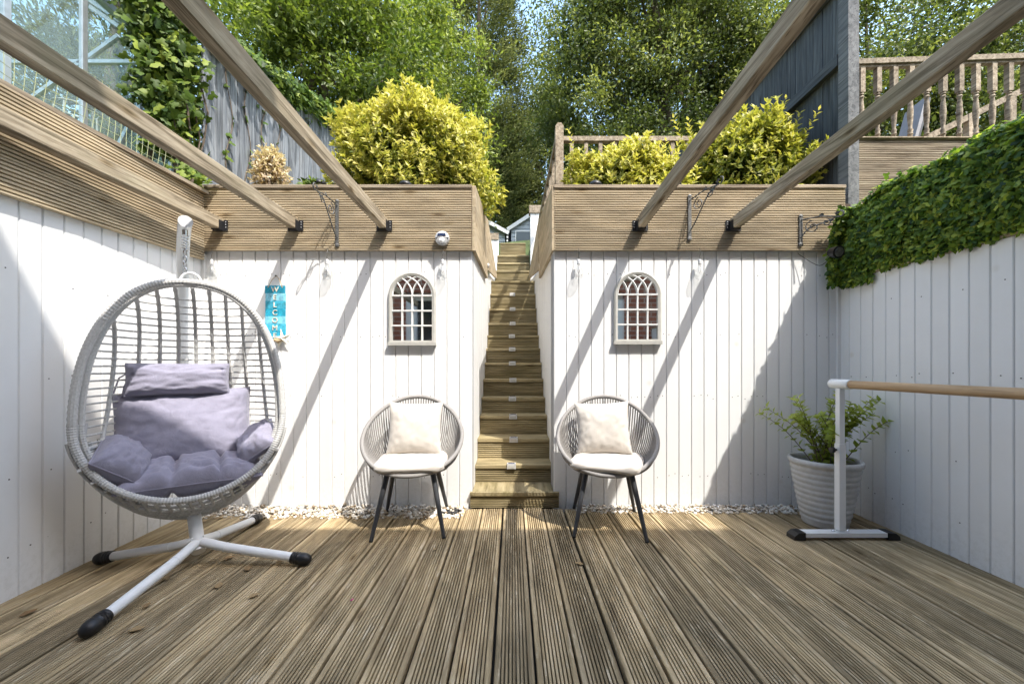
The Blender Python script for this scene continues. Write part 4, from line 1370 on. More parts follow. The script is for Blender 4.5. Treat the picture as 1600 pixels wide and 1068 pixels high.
def hz(x, y): return hill_z(x, y) - .05
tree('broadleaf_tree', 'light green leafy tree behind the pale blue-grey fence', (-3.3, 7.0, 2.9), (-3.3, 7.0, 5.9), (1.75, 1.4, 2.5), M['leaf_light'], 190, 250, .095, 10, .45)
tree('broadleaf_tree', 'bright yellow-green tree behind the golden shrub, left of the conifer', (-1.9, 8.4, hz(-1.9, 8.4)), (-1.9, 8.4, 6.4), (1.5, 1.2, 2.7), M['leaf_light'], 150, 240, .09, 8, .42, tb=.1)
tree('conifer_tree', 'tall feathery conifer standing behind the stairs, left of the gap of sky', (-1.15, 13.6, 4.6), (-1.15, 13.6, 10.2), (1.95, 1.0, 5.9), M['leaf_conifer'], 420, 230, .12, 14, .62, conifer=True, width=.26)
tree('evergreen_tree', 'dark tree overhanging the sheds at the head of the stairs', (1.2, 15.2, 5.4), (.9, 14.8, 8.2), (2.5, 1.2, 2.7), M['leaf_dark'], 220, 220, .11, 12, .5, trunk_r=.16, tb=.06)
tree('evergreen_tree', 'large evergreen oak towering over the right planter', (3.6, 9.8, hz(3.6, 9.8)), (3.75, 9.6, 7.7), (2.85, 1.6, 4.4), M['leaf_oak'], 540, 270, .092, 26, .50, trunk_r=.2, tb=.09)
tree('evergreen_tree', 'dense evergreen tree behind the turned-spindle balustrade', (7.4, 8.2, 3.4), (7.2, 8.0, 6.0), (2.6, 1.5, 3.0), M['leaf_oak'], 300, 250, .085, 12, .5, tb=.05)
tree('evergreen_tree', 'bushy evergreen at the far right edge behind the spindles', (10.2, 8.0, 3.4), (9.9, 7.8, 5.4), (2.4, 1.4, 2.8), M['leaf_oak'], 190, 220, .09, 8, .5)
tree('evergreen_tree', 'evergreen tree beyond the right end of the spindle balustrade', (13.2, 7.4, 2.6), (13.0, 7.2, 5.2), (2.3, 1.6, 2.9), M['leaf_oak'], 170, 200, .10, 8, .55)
tree('conifer_tree', 'conifer seen through the greenhouse glass', (-6.6, 6.6, 2.6), (-6.6, 6.6, 5.6), (1.3, 1.1, 3.3), M['leaf_conifer'], 150, 200, .10, 6, .5, conifer=True, width=.26)
tree('broadleaf_tree', 'light green leafy tree behind the greenhouse', (-5.2, 9.0, 3.2), (-5.3, 9.0, 5.2), (1.7, 1.3, 2.4), M['leaf_light'], 170, 210, .10, 8, .5)
tree('broadleaf_tree', 'leafy tree left of the greenhouse, at the edge of view', (-8.4, 8.0, 2.8), (-8.4, 8.0, 5.0), (1.8, 1.3, 2.6), M['leaf_dark'], 130, 190, .11, 6, .5)
# far wood: one mass closing the view
wood = thing('far_wood', 'dark mass of woodland closing the view behind the trees', 'woodland', (0, 18, 5.5))
nK = 900; per = 110
K = np.stack([nr.uniform(-17, 17, nK), nr.uniform(15.5, 19, nK), nr.uniform(4.6, 17.5, nK)], 1)
K = K[~((np.abs(K[:, 0] - .25) < .75) & (K[:, 2] > 14.3))]
K = K[~((np.abs(K[:, 0] + 3.7) < .5) & (K[:, 2] > 14.8))]
K[:, 2] = np.where(np.abs(K[:, 0] + 1.6) < 9, K[:, 2], K[:, 2] * .9)
nK = len(K); n = nK * per
off = nr.normal(size=(n, 3)) * .55
leaves('foliage', np.repeat(K, per, 0) + off, rv(n), nr.normal(size=(n, 3)) + np.array([0, -.3, .6]), .17 * nr.uniform(.6, 1.2, n),
       np.clip(.4 + .17 * nr.normal(size=n), 0, 1), M['leaf_dark'], wood)
wood['kind'] = 'stuff'


def shrub(name, label, c, r, mat, ntip, leaf=.062, shoots=0, tint0=.25, rosette=9, group='golden shrubs in the planters', zmin=2.16, stems=9):
    t = thing(name, label, 'shrub', (c[0], c[1], zmin), 0, group)
    c = np.array(c); r = np.array(r)
    d = rv(ntip); d[:, 2] = np.where(d[:, 2] < -.55, -d[:, 2], d[:, 2])
    rad = nr.uniform(0, 1, ntip) ** .33
    lump = 1 + .13 * np.sin(d[:, 0] * 7 + 1) * np.cos(d[:, 2] * 6 + 2) + .06 * nr.normal(size=ntip)
    tips = c + d * (rad * lump)[:, None] * r
    keep = tips[:, 2] > zmin + .02
    tips, d, rad = tips[keep], d[keep], rad[keep]
    axis = unit(d * .8 + np.array([0, -.1, .75]) + nr.normal(size=d.shape) * .25)
    C, Dr, Nm, T, S = [], [], [], [], []
    for s in range(shoots):
        i = nr.integers(len(tips))
        if d[i, 2] < .25 or rad[i] < .7: continue
        L = nr.uniform(.12, .34)
        ax = unit((axis[i] + np.array([0, 0, .9]))[None])[0]
        for q in np.arange(0, L, .028):
            for a in (0, PI):
                aa = a + q * 60
                u = np.cross(ax, [0, 1, 0.01]); u /= np.linalg.norm(u); v = np.cross(ax, u)
                o_ = math.cos(aa) * u + math.sin(aa) * v
                C.append(tips[i] + ax * q); Dr.append(o_ * .8 + ax * .55); Nm.append(ax); T.append(.55 + .45 * q / L); S.append(leaf * .8)
    for q in range(rosette):
        a = q * 2.4 + nr.uniform(0, 6.28, len(tips))
        u = unit(np.cross(axis, np.array([.3, 1, .1]))); v = np.cross(axis, u)
        o_ = np.cos(a)[:, None] * u + np.sin(a)[:, None] * v
        back_ = nr.uniform(0, .09, (len(tips), 1)) * (q / rosette) * 1.3
        C += list(tips - axis * back_); up = .9 - .8 * q / rosette
        Dr += list(o_ * .85 + axis * up + nr.normal(size=o_.shape) * .15); Nm += list(axis + nr.normal(size=o_.shape) * .2)
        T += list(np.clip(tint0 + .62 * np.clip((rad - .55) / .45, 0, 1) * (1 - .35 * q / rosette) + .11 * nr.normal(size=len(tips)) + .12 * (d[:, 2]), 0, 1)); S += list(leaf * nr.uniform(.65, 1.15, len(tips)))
    leaves('foliage', np.array(C), np.array(Dr), np.array(Nm), np.array(S), np.array(T), mat, t, width=.46)
    for s in range(stems):
        q = tips[nr.integers(len(tips))]
        b0 = Vector((c[0] + rnd.uniform(-.1, .1) * r[0], c[1] + rnd.uniform(-.1, .1), zmin - .04))
        path = smooth_path([b0, b0.lerp(Vector(q), .5) + Vector((0, 0, .08)), q], 4)
        put('stem', MB().tube(path, [.013 * (1 - .8 * j / (len(path) - 1)) for j in range(len(path))], 6).mesh('stem', M['bark'], 60), t)
    return t


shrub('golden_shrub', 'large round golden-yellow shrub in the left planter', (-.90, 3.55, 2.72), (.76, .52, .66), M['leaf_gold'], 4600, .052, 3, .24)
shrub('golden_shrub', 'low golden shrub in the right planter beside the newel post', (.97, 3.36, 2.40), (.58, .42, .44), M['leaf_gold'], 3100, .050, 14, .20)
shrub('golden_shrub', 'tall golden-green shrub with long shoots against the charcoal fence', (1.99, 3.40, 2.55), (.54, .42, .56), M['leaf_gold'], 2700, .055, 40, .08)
shrub('dried_hydrangea', 'dried beige hydrangea heads against the pale blue-grey fence', (-1.87, 3.08, 2.47), (.15, .11, .24), M['leaf_dry'], 330, .035, 0, .4, 9, 'none', 2.16, 5)
# stray seedlings on planter
shrub('small_seedling', 'small dark green seedling beside the black solar lamp on the left planter', (-1.50, 2.96, 2.33), (.09, .05, .08), M['leaf_ivy'], 30, .05, 0, .2, 6, 'none', 2.18, 4)
for o in list(COL.objects):
    if o.get('group') == 'none': del o['group']

# ------------------------------------------------------------------ ivy
def ivy(name, label, samples, mat, size, cat='ivy', tb=0.0):
    """samples: list of (n, function returning point, outward normal)"""
    t = thing(name, label, cat, samples[0][1](0)[0])
    C, Nn = [], []
    for n, f in samples:
        for k in range(n):
            p, q = f(k); C.append(p); Nn.append(q)
    C = np.array(C, dtype=float); Nn = unit(np.array(Nn, dtype=float) + nr.normal(size=(len(C), 3)) * .55)
    Dr = nr.normal(size=C.shape) * .75 + np.array([0, 0, -.75])
    Dr = Dr - Nn * np.sum(Dr * Nn, 1, keepdims=True) * .8
    tint = np.clip(.45 + .27 * nr.normal(size=len(C)) + tb, 0, 1)
    leaves('leaves', C, Dr, Nn, size * nr.uniform(.5, 1.25, len(C)), tint, mat, t, IVY)
    return t


def clump(k):      # the hanging mass at the fence's near end
    zz = rnd.betavariate(1.3, 1.2)
    z = 2.45 + zz * 1.6
    w = .10 + .22 * zz
    x = -2.37 - .25 * max(0, zz - .45) + rnd.gauss(0, .5) * w
    y = 2.78 + rnd.uniform(-.16, .12) - .10 * zz
    return (x, y, z), (.5 + rnd.gauss(0, .3), -1, .3)
def topline(k):
    y = 2.9 + 3.4 * rnd.random() ** .9
    zt = 3.34 + (y - 2.9) * .33
    return (-2.27 + rnd.gauss(.03, .06), y, zt + .17 - abs(rnd.gauss(0, .10))), (1, -.4, .6)
def runner(k):
    s = k % 4
    z = 2.5 + rnd.random() * .9
    return (-2.243 + rnd.uniform(0, .01), 3.15 + s * .22 + .04 * math.sin(z * 9 + s), z), (1, 0, .1)
ivl = ivy('ivy_climber', 'bright green ivy spilling over the near end of the pale blue-grey fence', [(3600, clump), (3000, topline), (40, runner)], M['leaf_ivy'], .062)
mb = MB()
for k in range(16):
    z0 = 2.2; p = []
    x0 = -2.33 + rnd.uniform(-.14, .10); y0 = 2.80 + rnd.uniform(-.1, .1)
    for s in range(8):
        p.append((x0 + .05 * math.sin(s * 1.3 + k), y0 + .03 * math.cos(s + k), z0 + s * .21))
    mb.tube(p, .006, 5)
for s in range(4):
    mb.tube([(-2.245, 3.15 + s * .22 + .04 * math.sin((2.3 + q * .1) * 9 + s), 2.3 + q * .1) for q in range(12)], .004, 5)
put('stems', mb.mesh('stems', M['bark'], 60), ivl)
def tuft(k):
    return (-2.12 + rnd.gauss(-.06, .07), 2.72 + rnd.gauss(0, .06), 2.27 + abs(rnd.gauss(0, .07))), (.6, -1, .5)
ivy('ivy_tuft', 'small ivy sprig growing through the net at the wall corner', [(60, tuft)], M['leaf_ivy'], .055, tb=.2)

scr = None
def screen(k):
    y = .30 + 2.46 * rnd.random() ** .8
    zt = 2.10 - .10 * max(0, (y - 2.45) / .31) ** 1.6 + .030 * noise.noise((y * 5.5, 1, 4)) + .02 * noise.noise((y * 17, 1, 9))
    zb_ = 1.63 - .02 + .03 * noise.noise((y * 9, 3, 0)) + (-.05 if y > 2.55 else 0)
    z = zb_ + (zt - zb_) * rnd.random()
    bulge = .05 * math.sin(PI * min(1, max(0, (z - zb_) / (zt - zb_)))) ** .5
    return (XRW(y) - .012 - bulge * rnd.uniform(.2, 1.2) + .03 * noise.noise((y * 6, z * 6, 0)), y, z), (-1, -.25, .28)
def screen_top(k):
    y = .30 + 2.42 * rnd.random() ** .8
    zt = 2.10 - .10 * max(0, (y - 2.45) / .31) ** 1.6 + .030 * noise.noise((y * 5.5, 1, 4)) + .02 * noise.noise((y * 17, 1, 9))
    return (XRW(y) - .03 + .11 * rnd.random(), y, zt + rnd.gauss(0, .02)), (-.4, -.2, 1)
def screen_end(k):
    z = 1.57 + .50 * rnd.random()
    return (2.33 - .11 * rnd.random(), 2.79 - .03 * rnd.random() - .08 * max(0, (z - 1.85) / .2), z), (-.8, -.6, .2)
scr = ivy('ivy_screen', 'artificial ivy leaf screen fixed along the top of the right-hand white wall', [(15500, screen), (5200, screen_top), (950, screen_end)], M['leaf_fake'], .036, 'ivy screen', .13)
put('backing_mesh', MB().box(2.335, 2.36, .25, 2.80, 1.625, 2.05).mesh('backing', M['leg']), scr)
M['screen_fence'] = M['greywood']

# ------------------------------------------------------------------ pot and plant
px_, py_ = 1.985, 2.52
potw = thing('planter_pot', 'ribbed grey round pot in the right-hand corner behind the barre', 'pot', (px_, py_, 0))
prof = [(0.0, .004), (.145, .004), (.152, .012)]
nrib = 10
for k in range(nrib):
    f0 = k / nrib
    z0 = .03 + .345 * f0; r0 = .152 + .073 * (f0 ** .85)
    prof += [(r0 - .002, z0), (r0 + .008, z0 + .012), (r0 + .010, z0 + .022), (r0 + .006, z0 + .031)]
prof += [(.226, .380), (.238, .386), (.243, .400), (.239, .415), (.228, .420), (.216, .415), (.210, .395), (.205, .36), (0, .355)]
prof = [(r * .80, z) for r, z in prof]
put('bowl', MB().lathe(prof, 64, (px_, py_, 0)).mesh('bowl', M['pot'], 60), potw)
put('compost', MB().lathe([(0, .357), (.12, .362), (.163, .361)], 32, (px_, py_, 0)).mesh('compost', M['soil']), potw)
plant = thing('potted_shrub', 'small-leaved yellow-green shrub with arching stems growing in the grey pot', 'plant', (px_, py_, .36))
C, Dr, Nm, T, S = [], [], [], [], []
for s in range(27):
    a = rnd.uniform(0, 2 * PI); lean = rnd.uniform(.15, .95)
    if s < 6: a = (0.0, .35, 2.9, 3.3, -.5, 2.5)[s]; lean = (.62, .8, .55, .4, .7, .3)[s]
    L = rnd.uniform(.34, .52) * (1.08 if s < 6 else .92)
    b0 = Vector((px_ + rnd.uniform(-.07, .07), py_ + rnd.uniform(-.07, .07), .355))
    ln = lean * (1 if math.cos(a) < .3 else .85)
    tip = b0 + Vector((math.cos(a) * ln * L * 1.05, math.sin(a) * ln * L * .7 - .02, L * (1.12 - .4 * lean)))
    mid = b0.lerp(tip, .5) + Vector((0, 0, .05))
    path = smooth_path([b0, mid, tip], 8)
    put('stem', MB().tube(path, [.0035 * (1 - .7 * j / (len(path) - 1)) for j in range(len(path))], 5).mesh('stem', M['bark'], 60), plant)
    for j in range(2, len(path)):
        ax = (path[j] - path[j - 1]).normalized()
        for rep in range(1):
            pt = path[j - 1].lerp(path[j], rep * .5)
            for sd in (-1, 1):
                u = ax.cross(Vector((.2, 1, .1))).normalized() * sd
                if (j + rep) % 2: u = ax.cross(u).normalized()
                C.append(pt); Dr.append(u + ax * .4 + Vector((rnd.gauss(0, .2), rnd.gauss(0, .2), rnd.gauss(0, .2)))); Nm.append(ax + Vector((0, 0, .8))); S.append(rnd.uniform(.036, .056)); T.append(min(1, max(0, .35 + .4 * j / len(path) + rnd.gauss(0, .15))))
leaves('foliage', np.array([tuple(c) for c in C]), np.array([tuple(c) for c in Dr]), np.array([tuple(c) for c in Nm]), np.array(S), np.array(T), M['leaf_pot'], plant, width=.8)

# ------------------------------------------------------------------ arched mirrors
def arch_mirror(x, z0, label):
    t = thing('arched_mirror', label, 'mirror', (x, WALL, z0), 0, 'arched window mirrors on the white walls')
    W, Hs, R_ = .168, .345, .168
    fw = .026
    def outline(r, zlow, n=28):
        return [(-r, zlow)] + [(r * math.cos(PI - k * PI / n), Hs + r * math.sin(PI - k * PI / n)) for k in range(n + 1)] + [(r, zlow)]
    o1, o2 = outline(R_, 0), outline(R_ - fw, .026)
    mb = MB(); n = len(o1); y0, y1 = -.026, -.001
    ro = outline(R_ - .010, .004)
    V = [(p[0], y1, p[1]) for p in o1] + [(p[0], y0 + .006, p[1]) for p in o1] + [(p[0], y0, p[1]) for p in ro] + [(p[0], y0 + .004, p[1]) for p in o2] + [(p[0], y1, p[1]) for p in o2]
    F = []
    for k in range(n):
        j = (k + 1) % n
        for q in range(4):
            F.append((q * n + k, q * n + j, (q + 1) * n + j, (q + 1) * n + k))
    mb.add(V, F)
    put('frame', mb.mesh('frame', M['frame'], 30), t, False)
    put('sill', MB().box(-R_ - .003, R_ + .003, -.034, -.0005, -.010, .014).mesh('sill', M['frame']), t, False)
    put('glass', MB().prism(outline(R_ - fw + .003, .024), -.009, -.006, 'xz').mesh('glass', M['mirror']), t, False)
    ri = R_ - fw
    def mbar(a, b):
        put('glazing_bar', MB().bar((a[0], -.0155, a[1]), (b[0], -.0155, b[1]), .010, .009, (0, 1, 0)).mesh('bar', M['muntin']), t, False)
    for xx in (-ri / 2, 0, ri / 2):
        mbar((xx, .026), (xx, Hs))
    for zz in (.132, .238, Hs):
        put('glazing_bar', MB().bar((-ri, -.0175, zz), (ri, -.0175, zz), .010, .009, (0, 1, 0)).mesh('bar', M['muntin']), t, False)
    rad = ri * .98
    for i, xx in enumerate((-ri, -ri / 2, 0, ri / 2, ri)):
        for s in (-1, 1):
            if (i == 0 and s < 0) or (i == 4 and s > 0): continue
            pts = []
            for k in range(20):
                a = k / 19 * 1.35
                p = (xx + s * rad * (1 - math.cos(a)), Hs + rad * math.sin(a))
                if p[0] ** 2 + (p[1] - Hs) ** 2 > (ri + .002) ** 2: break
                pts.append((p[0], -.0165 + s * .0008, p[1]))
            if len(pts) > 2:
                put('tracery', MB().tube(pts, .0052, 6).mesh('tracery', M['muntin'], 60), t, False)
    return t
arch_mirror(-.711, 1.158, 'arched window mirror left of the stairs, reflecting white doors and brick')
arch_mirror(.894, 1.166, 'arched window mirror right of the stairs, reflecting brickwork')

# ------------------------------------------------------------------ welcome sign
sg = thing('welcome_sign', 'striped blue wooden sign spelling WELCOME downward with a starfish', 'sign', (-1.688, WALL, 1.19), math.radians(0))
blues = [(0.02, 0.28, 0.42), (0.24, 0.60, 0.78), (0.06, 0.42, 0.60), (0.025, 0.36, 0.54), (0.20, 0.58, 0.78), (0.07, 0.46, 0.66), (0.04, 0.40, 0.60)]
ph = .0545
for k, chx in enumerate('WELCOME'):
    z1 = .385 - k * ph
    dx = rnd.uniform(-.0025, .0025)
    m_ = mat_wood('blue_slat_%d' % k, *[tuple(c * f for c in blues[k]) for f in (.75, 1, 1.2)], vary=0, bump=.15)
    sl = put('slat', MB().box(-.070 + dx, .070 + dx, -.013, -.002, z1 - ph + .0006, z1).mesh('slat', m_), sg, False)
    cu = bpy.data.curves.new('letter', 'FONT'); cu.body = chx; cu.size = .052; cu.align_x = 'CENTER'; cu.extrude = .0018
    tmp = bpy.data.objects.new('tmp', cu); COL.objects.link(tmp)
    dg = bpy.context.evaluated_depsgraph_get()
    me = bpy.data.meshes.new_from_object(tmp.evaluated_get(dg)); bpy.data.objects.remove(tmp)
    me.materials.clear(); me.materials.append(M['starfish'])
    lt = put('letter', me, sl, False); lt.location = (0, -.0155, z1 - ph + .009); lt.rotation_euler = (PI / 2, 0, 0)
put('backing', MB().box(-.05, .05, -.0018, -.0004, .012, .38).mesh('backing', M['twine']), sg, False)
put('twine', MB().tube([(-.052, -.014, .37), (-.02, -.012, .43), (.004, -.006, .455), (.03, -.012, .43), (.052, -.014, .37)], .0028, 6).mesh('twine', M['twine']), sg, False)
put('nail', MB().lathe([(.003, 0), (.003, -.012), (.006, -.0125), (.005, -.015)], 8, (.004, 0, .455), 'y').mesh('nail', M['nail']), sg, False)
star = []
for k in range(10):
    a = PI / 2 + k * PI / 5 + .15; r = .074 if k % 2 == 0 else .022
    star.append((r * math.cos(a), r * math.sin(a)))
mb = MB(); V = [(.056 + p[0], -.022, .008 + p[1]) for p in star] + [(.056, -.040, .008), (.056, -.016, .008)]
mb.add(V, [(k, (k + 1) % 10, 10) for k in range(10)] + [((k + 1) % 10, k, 11) for k in range(10)])
put('starfish', mb.mesh('starfish', M['starfish']), sg, False)
put('shell_knot', MB().tube([(.0, -.02, .0), (.03, -.026, -.012), (.06, -.022, .0)], [.012, .017, .01], 10).mesh('knot', M['twine'], 60), sg, False)

# ------------------------------------------------------------------ hanging bulbs, brackets, wall light, solar lamps
bulb_at = [(-2.12, 'in the left corner above the egg chair'), (-1.305, 'below the left iron bracket'), (-.49, 'below the round wall light'),
           (.47, 'nearest the stairs on the right wall'), (1.325, 'between the two right-hand pergola beams')]
for x, lab in bulb_at:
    y = WALL - .038
    t = thing('hanging_bulb', 'clear glass bulb hanging on a wire ' + lab, 'bulb', (x, y, 1.80), 0, 'clear bulbs strung along the fascia')
    put('glass', MB().lathe([(.010, -.075), (.012, -.085), (.016, -.10), (.028, -.125), (.034, -.145), (.033, -.162), (.024, -.180), (.010, -.188), (.001, -.189)], 24).mesh('glass', M['bulb'], 60), t, False)
    put('cap', MB().lathe([(.004, -.045), (.010, -.048), (.0125, -.055), (.0125, -.08), (.010, -.082)], 16).mesh('cap', M['silver'], 40), t, False)
    put('wire', MB().tube([(0, 0, .03), (.006, -.004, .0), (-.003, 0, -.03), (0, 0, -.046)], .0018, 6).mesh('wire', M['iron']), t, False)
    put('filament', MB().tube([(-.005, 0, -.085), (-.007, 0, -.13), (0, 0, -.145), (.007, 0, -.13), (.005, 0, -.085)], .0012, 5).mesh('filament', M['chrome']), t, False)


def spiral(c, r0, r1, a0, a1, ax, n=26):
    """flat spiral in the plane of ax (horizontal direction) and Z"""
    ax = Vector(ax); out = []
    for k in range(n):
        f = k / (n - 1); a = a0 + (a1 - a0) * f; r = r0 + (r1 - r0) * f
        out.append(Vector(c) + ax * (r * math.cos(a)) + Vector((0, 0, r * math.sin(a))))
    return out


def bracket(x, z0, z1, out, label):
    yb = WALL - .034
    t = thing('hanging_bracket', label, 'bracket', (x, yb, z0), 0, 'iron basket brackets on the fascia')
    put('back_plate', MB().bar((x, yb - .004, z0), (x, yb - .004, z1), .022, .006, (0, 1, 0)).lathe([(.016, 0), (.015, -.006), (.006, -.009)], 12, (x, yb - .001, z0), 'y').lathe([(.014, 0), (.013, -.006), (.006, -.009)], 12, (x, yb - .001, z1), 'y').mesh('plate', M['iron']), t)
    o = Vector(out); L = o.length; ax = o.normalized()
    top = Vector((x, yb - .008, z1 - .03)); tip = top + o
    put('arm', MB().tube(smooth_path([top, top + ax * L * .5 + Vector((0, 0, .012)), tip, tip + ax * .018 + Vector((0, 0, .028)), tip + Vector((0, 0, .04))], 6), .0045, 6).mesh('arm', M['iron'], 60), t)
    put('brace', MB().tube(smooth_path([(x, yb - .008, z0 + .05), Vector((x, yb - .008, z0 + .11)) + ax * L * .22, top + ax * L * .62 + Vector((0, 0, -.03)), top + ax * L * .9], 6), .0042, 6).mesh('brace', M['iron'], 60), t)
    put('scroll', MB().tube(spiral(top + ax * L * .30 + Vector((0, 0, -.055)), .045, .008, PI / 2, PI / 2 + 9, ax), .0036, 6).mesh('scroll', M['iron'], 60), t)
    put('scroll', MB().tube(spiral(top + ax * L * .66 + Vector((0, 0, -.03)), .026, .006, PI / 2, PI / 2 - 8, ax), .0032, 6).mesh('scroll', M['iron'], 60), t)
    for f, zz in ((.45, .02), (.7, -.02), (.85, .025)):
        c = top + ax * L * f + Vector((0, 0, zz))
        put('iron_leaf', MB().add([c, c + ax * .016 + Vector((0, -.006, .014)), c + ax * .034 + Vector((0, 0, .004)), c + ax * .016 + Vector((0, .006, -.012)), c + ax * .017 + Vector((.004, 0, 0))],
                                  [(0, 1, 4), (1, 2, 4), (2, 3, 4), (3, 0, 4), (0, 3, 2, 1)]).mesh('leaf', M['iron']), t)
bracket(-1.235, 1.855, 2.165, (-.03, -.25, .0), 'weathered iron scroll bracket on the fascia between two left beams')
bracket(1.255, 1.90, 2.20, (.10, -.22, .02), 'weathered iron scroll bracket on the fascia between the two right beams')
bracket(2.04, 1.86, 2.06, (.15, -.15, -.03), 'dark iron bracket on the fascia next to the ivy screen')
# small spotlight tucked into the ivy
sp_ = thing('spotlight', 'small black spotlight half hidden at the end of the ivy screen', 'spotlight', (2.17, 2.66, 1.75))
put('body', MB().tube([(2.17, 2.70, 1.775), (2.175, 2.64, 1.76)], [.03, .042], 16).mesh('body', M['black'], 40), sp_)
put('lens', MB().tube([(2.1751, 2.6395, 1.7598), (2.1755, 2.636, 1.759)], .030, 16).mesh('lens', M['iron'], 40), sp_)
put('cable', MB().tube(smooth_path([(2.02, WALL - .036, 1.80), (2.05, WALL - .03, 1.78), (2.14, 2.76, 1.70), (2.17, 2.70, 1.75)], 5), .002, 5).mesh('cable', M['black']), sp_)
# round PIR light on the fascia
pl = thing('wall_light', 'round silver sensor light on the left fascia near the stairs', 'light', (-.490, WALL - .034, 1.898))
put('body', MB().lathe([(.046, 0), (.050, -.006), (.050, -.026), (.046, -.034), (.03, -.040), (0, -.042)], 32, (0, 0, 0), 'y').mesh('body', M['silver'], 40), pl, False)
put('solar_strip', MB().box(-.028, .028, -.0445, -.0405, .012, .028).mesh('strip', M['solar']), pl, False)
put('seam', MB().box(-.048, .048, -.0405, -.036, -.003, .0).mesh('seam', M['leg']), pl, False)
put('sensor', MB().lathe([(.02, -.038), (.018, -.046), (.008, -.052), (0, -.053)], 16, (0, 0, -.022), 'y').mesh('sensor', M['powder'], 40), pl, False)
for x, y, lab in ((-1.435, 2.96, 'in the left planter beside the dried hydrangea'), (-.80, 2.98, 'at the foot of the large golden shrub'), (.625, 2.98, 'at the foot of the low golden shrub'), (1.22, 2.98, 'between the golden shrubs of the right planter')):
    t = thing('solar_lamp', 'black dome-capped solar stake lamp ' + lab, 'lamp', (x, y, 2.235), 0, 'solar stake lamps in the planters')
    put('stake', MB().lathe([(.004, -.1), (.010, .0), (.010, .085)], 10).mesh('stake', M['black']), t, False)
    put('lens', MB().lathe([(.022, .085), (.026, .09), (.026, .118), (.02, .12)], 16).mesh('lens', M['silver'], 40), t, False)
    put('cap', MB().lathe([(.05, .118), (.051, .122), (.045, .138), (.03, .150), (.012, .155), (0, .156)], 24).mesh('cap', M['black'], 40), t, False)

# ------------------------------------------------------------------ gravel, drain, fallen leaves
ico = [(0, 0, 1)] + [(.894 * math.cos(k * 2 * PI / 5), .894 * math.sin(k * 2 * PI / 5), .447) for k in range(5)] + [(.894 * math.cos((k + .5) * 2 * PI / 5), .894 * math.sin((k + .5) * 2 * PI / 5), -.447) for k in range(5)] + [(0, 0, -1)]
icf = [(0, 1 + k, 1 + (k + 1) % 5) for k in range(5)] + [(1 + k, 6 + k, 1 + (k + 1) % 5) for k in range(5)] + [(1 + (k + 1) % 5, 6 + k, 6 + (k + 1) % 5) for k in range(5)] + [(11, 6 + (k + 1) % 5, 6 + k) for k in range(5)]
I = np.array(ico); IF = np.array(icf)
pts = []
for k in range(4200):
    if rnd.random() < .56:
        x = rnd.uniform(-2.19, -.33)
        y = rnd.uniform(2.665, WALL - .012) if rnd.random() < .9 else rnd.uniform(2.60, 2.67)
    else:
        x = rnd.uniform(.45, 2.32)
        y = rnd.uniform(2.735, WALL - .012) if rnd.random() < .93 else rnd.uniform(2.69, 2.74)
    on = y < (2.665 if x < 0 else 2.735)
    z = .004 if on else rnd.uniform(-.035, .010) + .012 * (y - 2.66) / .18
    pts.append((x, y, z))
C = np.array(pts); n = len(C)
sz = nr.uniform(.006, .0145, (n, 1, 1)) * nr.uniform(.6, 1.3, (n, 1, 3)) * np.array([1, 1, .75])
ang = nr.uniform(0, 6.28, n)
V = I[None] * sz * (1 + .12 * nr.normal(size=(n, 12, 1)))
ca, sa = np.cos(ang)[:, None], np.sin(ang)[:, None]
V = np.stack([V[:, :, 0] * ca - V[:, :, 1] * sa, V[:, :, 0] * sa + V[:, :, 1] * ca, V[:, :, 2]], 2) + C[:, None, :]
g_ob = put('gravel', fast_mesh('gravel', V.reshape(-1, 3), (IF[None] + (np.arange(n) * 12)[:, None, None]).reshape(-1, 3), M['gravel'], np.repeat(np.clip(nr.beta(1.6, 1.1, n), 0, 1), 12)))
tag(g_ob, 'pale mixed gravel filling the strip along the foot of the walls', 'gravel', kind='stuff')
dr = thing('drain_cover', 'small black drain grating beside the left rope chair', 'drain', (-.42, 2.74, 0))
put('tray', MB().box(-.48, -.37, 2.69, 2.80, -.03, .002).mesh('tray', M['underlay']), dr)
for k in range(5):
    put('slat', MB().box(-.48 + k * .024, -.469 + k * .024, 2.688, 2.802, .0022, .008).mesh('slat', M['leg']), dr)
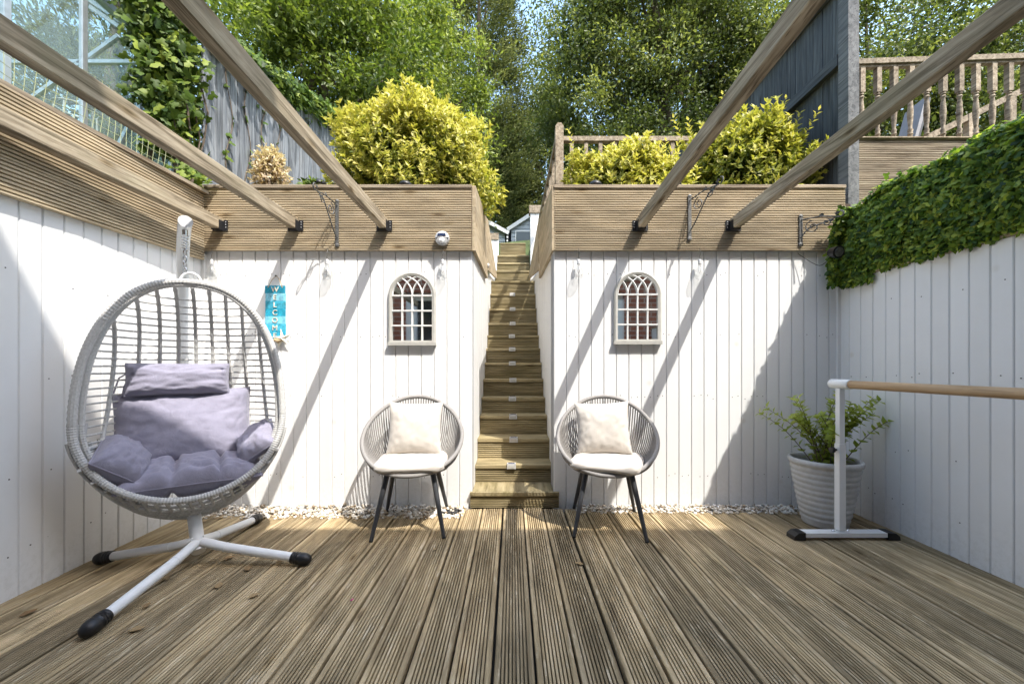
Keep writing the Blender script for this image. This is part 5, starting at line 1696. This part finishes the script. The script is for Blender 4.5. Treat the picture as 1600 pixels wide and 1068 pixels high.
for k in range(3):
    put('slat', MB().box(-.482, -.368, 2.70 + k * .04, 2.708 + k * .04, .0082, .011).mesh('slat', M['leg']), dr)

spots = [(-1.47, 2.06), (-1.36, 2.16), (-1.30, 1.95), (-1.24, 2.10), (-1.62, 1.86), (-1.33, 1.80), (-1.18, 2.02), (-1.25, 2.62), (-.95, 2.58), (-2.02, 1.94), (-1.52, 1.65), (-1.42, 1.50), (-.42, 2.16), (-1.98, 2.55), (-1.92, 2.6), (-1.95, 1.60), (-1.12, 1.72), (.34, 2.0)]
for k, (x, y) in enumerate(spots):
    L = rnd.uniform(.03, .06); a = rnd.uniform(0, 6.28)
    outl = [(0, 0), (.25, .22), (.5, .30), (.8, .18), (1, 0), (.8, -.2), (.5, -.28), (.25, -.2)]
    V = [(p[0] * L - L / 2, p[1] * L, .005 + .25 * L * (p[1] * 2) ** 2 + .18 * L * (p[0] - .5) ** 2) for p in outl]
    V2 = [(p[0], p[1], p[2] + .0008) for p in V]
    mb = MB().add(V + V2, [tuple(range(7, -1, -1)), tuple(range(8, 16))] + [(i, (i + 1) % 8, 8 + (i + 1) % 8, 8 + i) for i in range(8)])
    me = mb.mesh('fallen_leaf', M['leaf_fallen'])
    at = me.attributes.new('tint', 'FLOAT', 'POINT'); tv = rnd.random(); at.data.foreach_set('value', [tv] * len(me.vertices))
    o = put('fallen_leaf', me); o.location = (x, y, .0015); o.rotation_euler = (0, 0, a)
    tag(o, 'curled dry brown leaf fallen on the deck', 'leaf', 'dry leaves fallen on the deck')
pt_ = put('petal', MB().add([(0, 0, .004), (.012, .006, .007), (.02, 0, .012), (.012, -.007, .006), (0, 0, .0048), (.012, .006, .0078), (.02, 0, .0128), (.012, -.007, .0068)],
    [(3, 2, 1, 0), (4, 5, 6, 7), (0, 1, 5, 4), (1, 2, 6, 5), (2, 3, 7, 6), (3, 0, 4, 7)]).mesh('petal', mat_plain('magenta_petal', (0.55, 0.03, 0.20), .6)))
pt_.location = (-.692, 1.69, .001); tag(pt_, 'tiny magenta petal lying on the deck', 'petal')
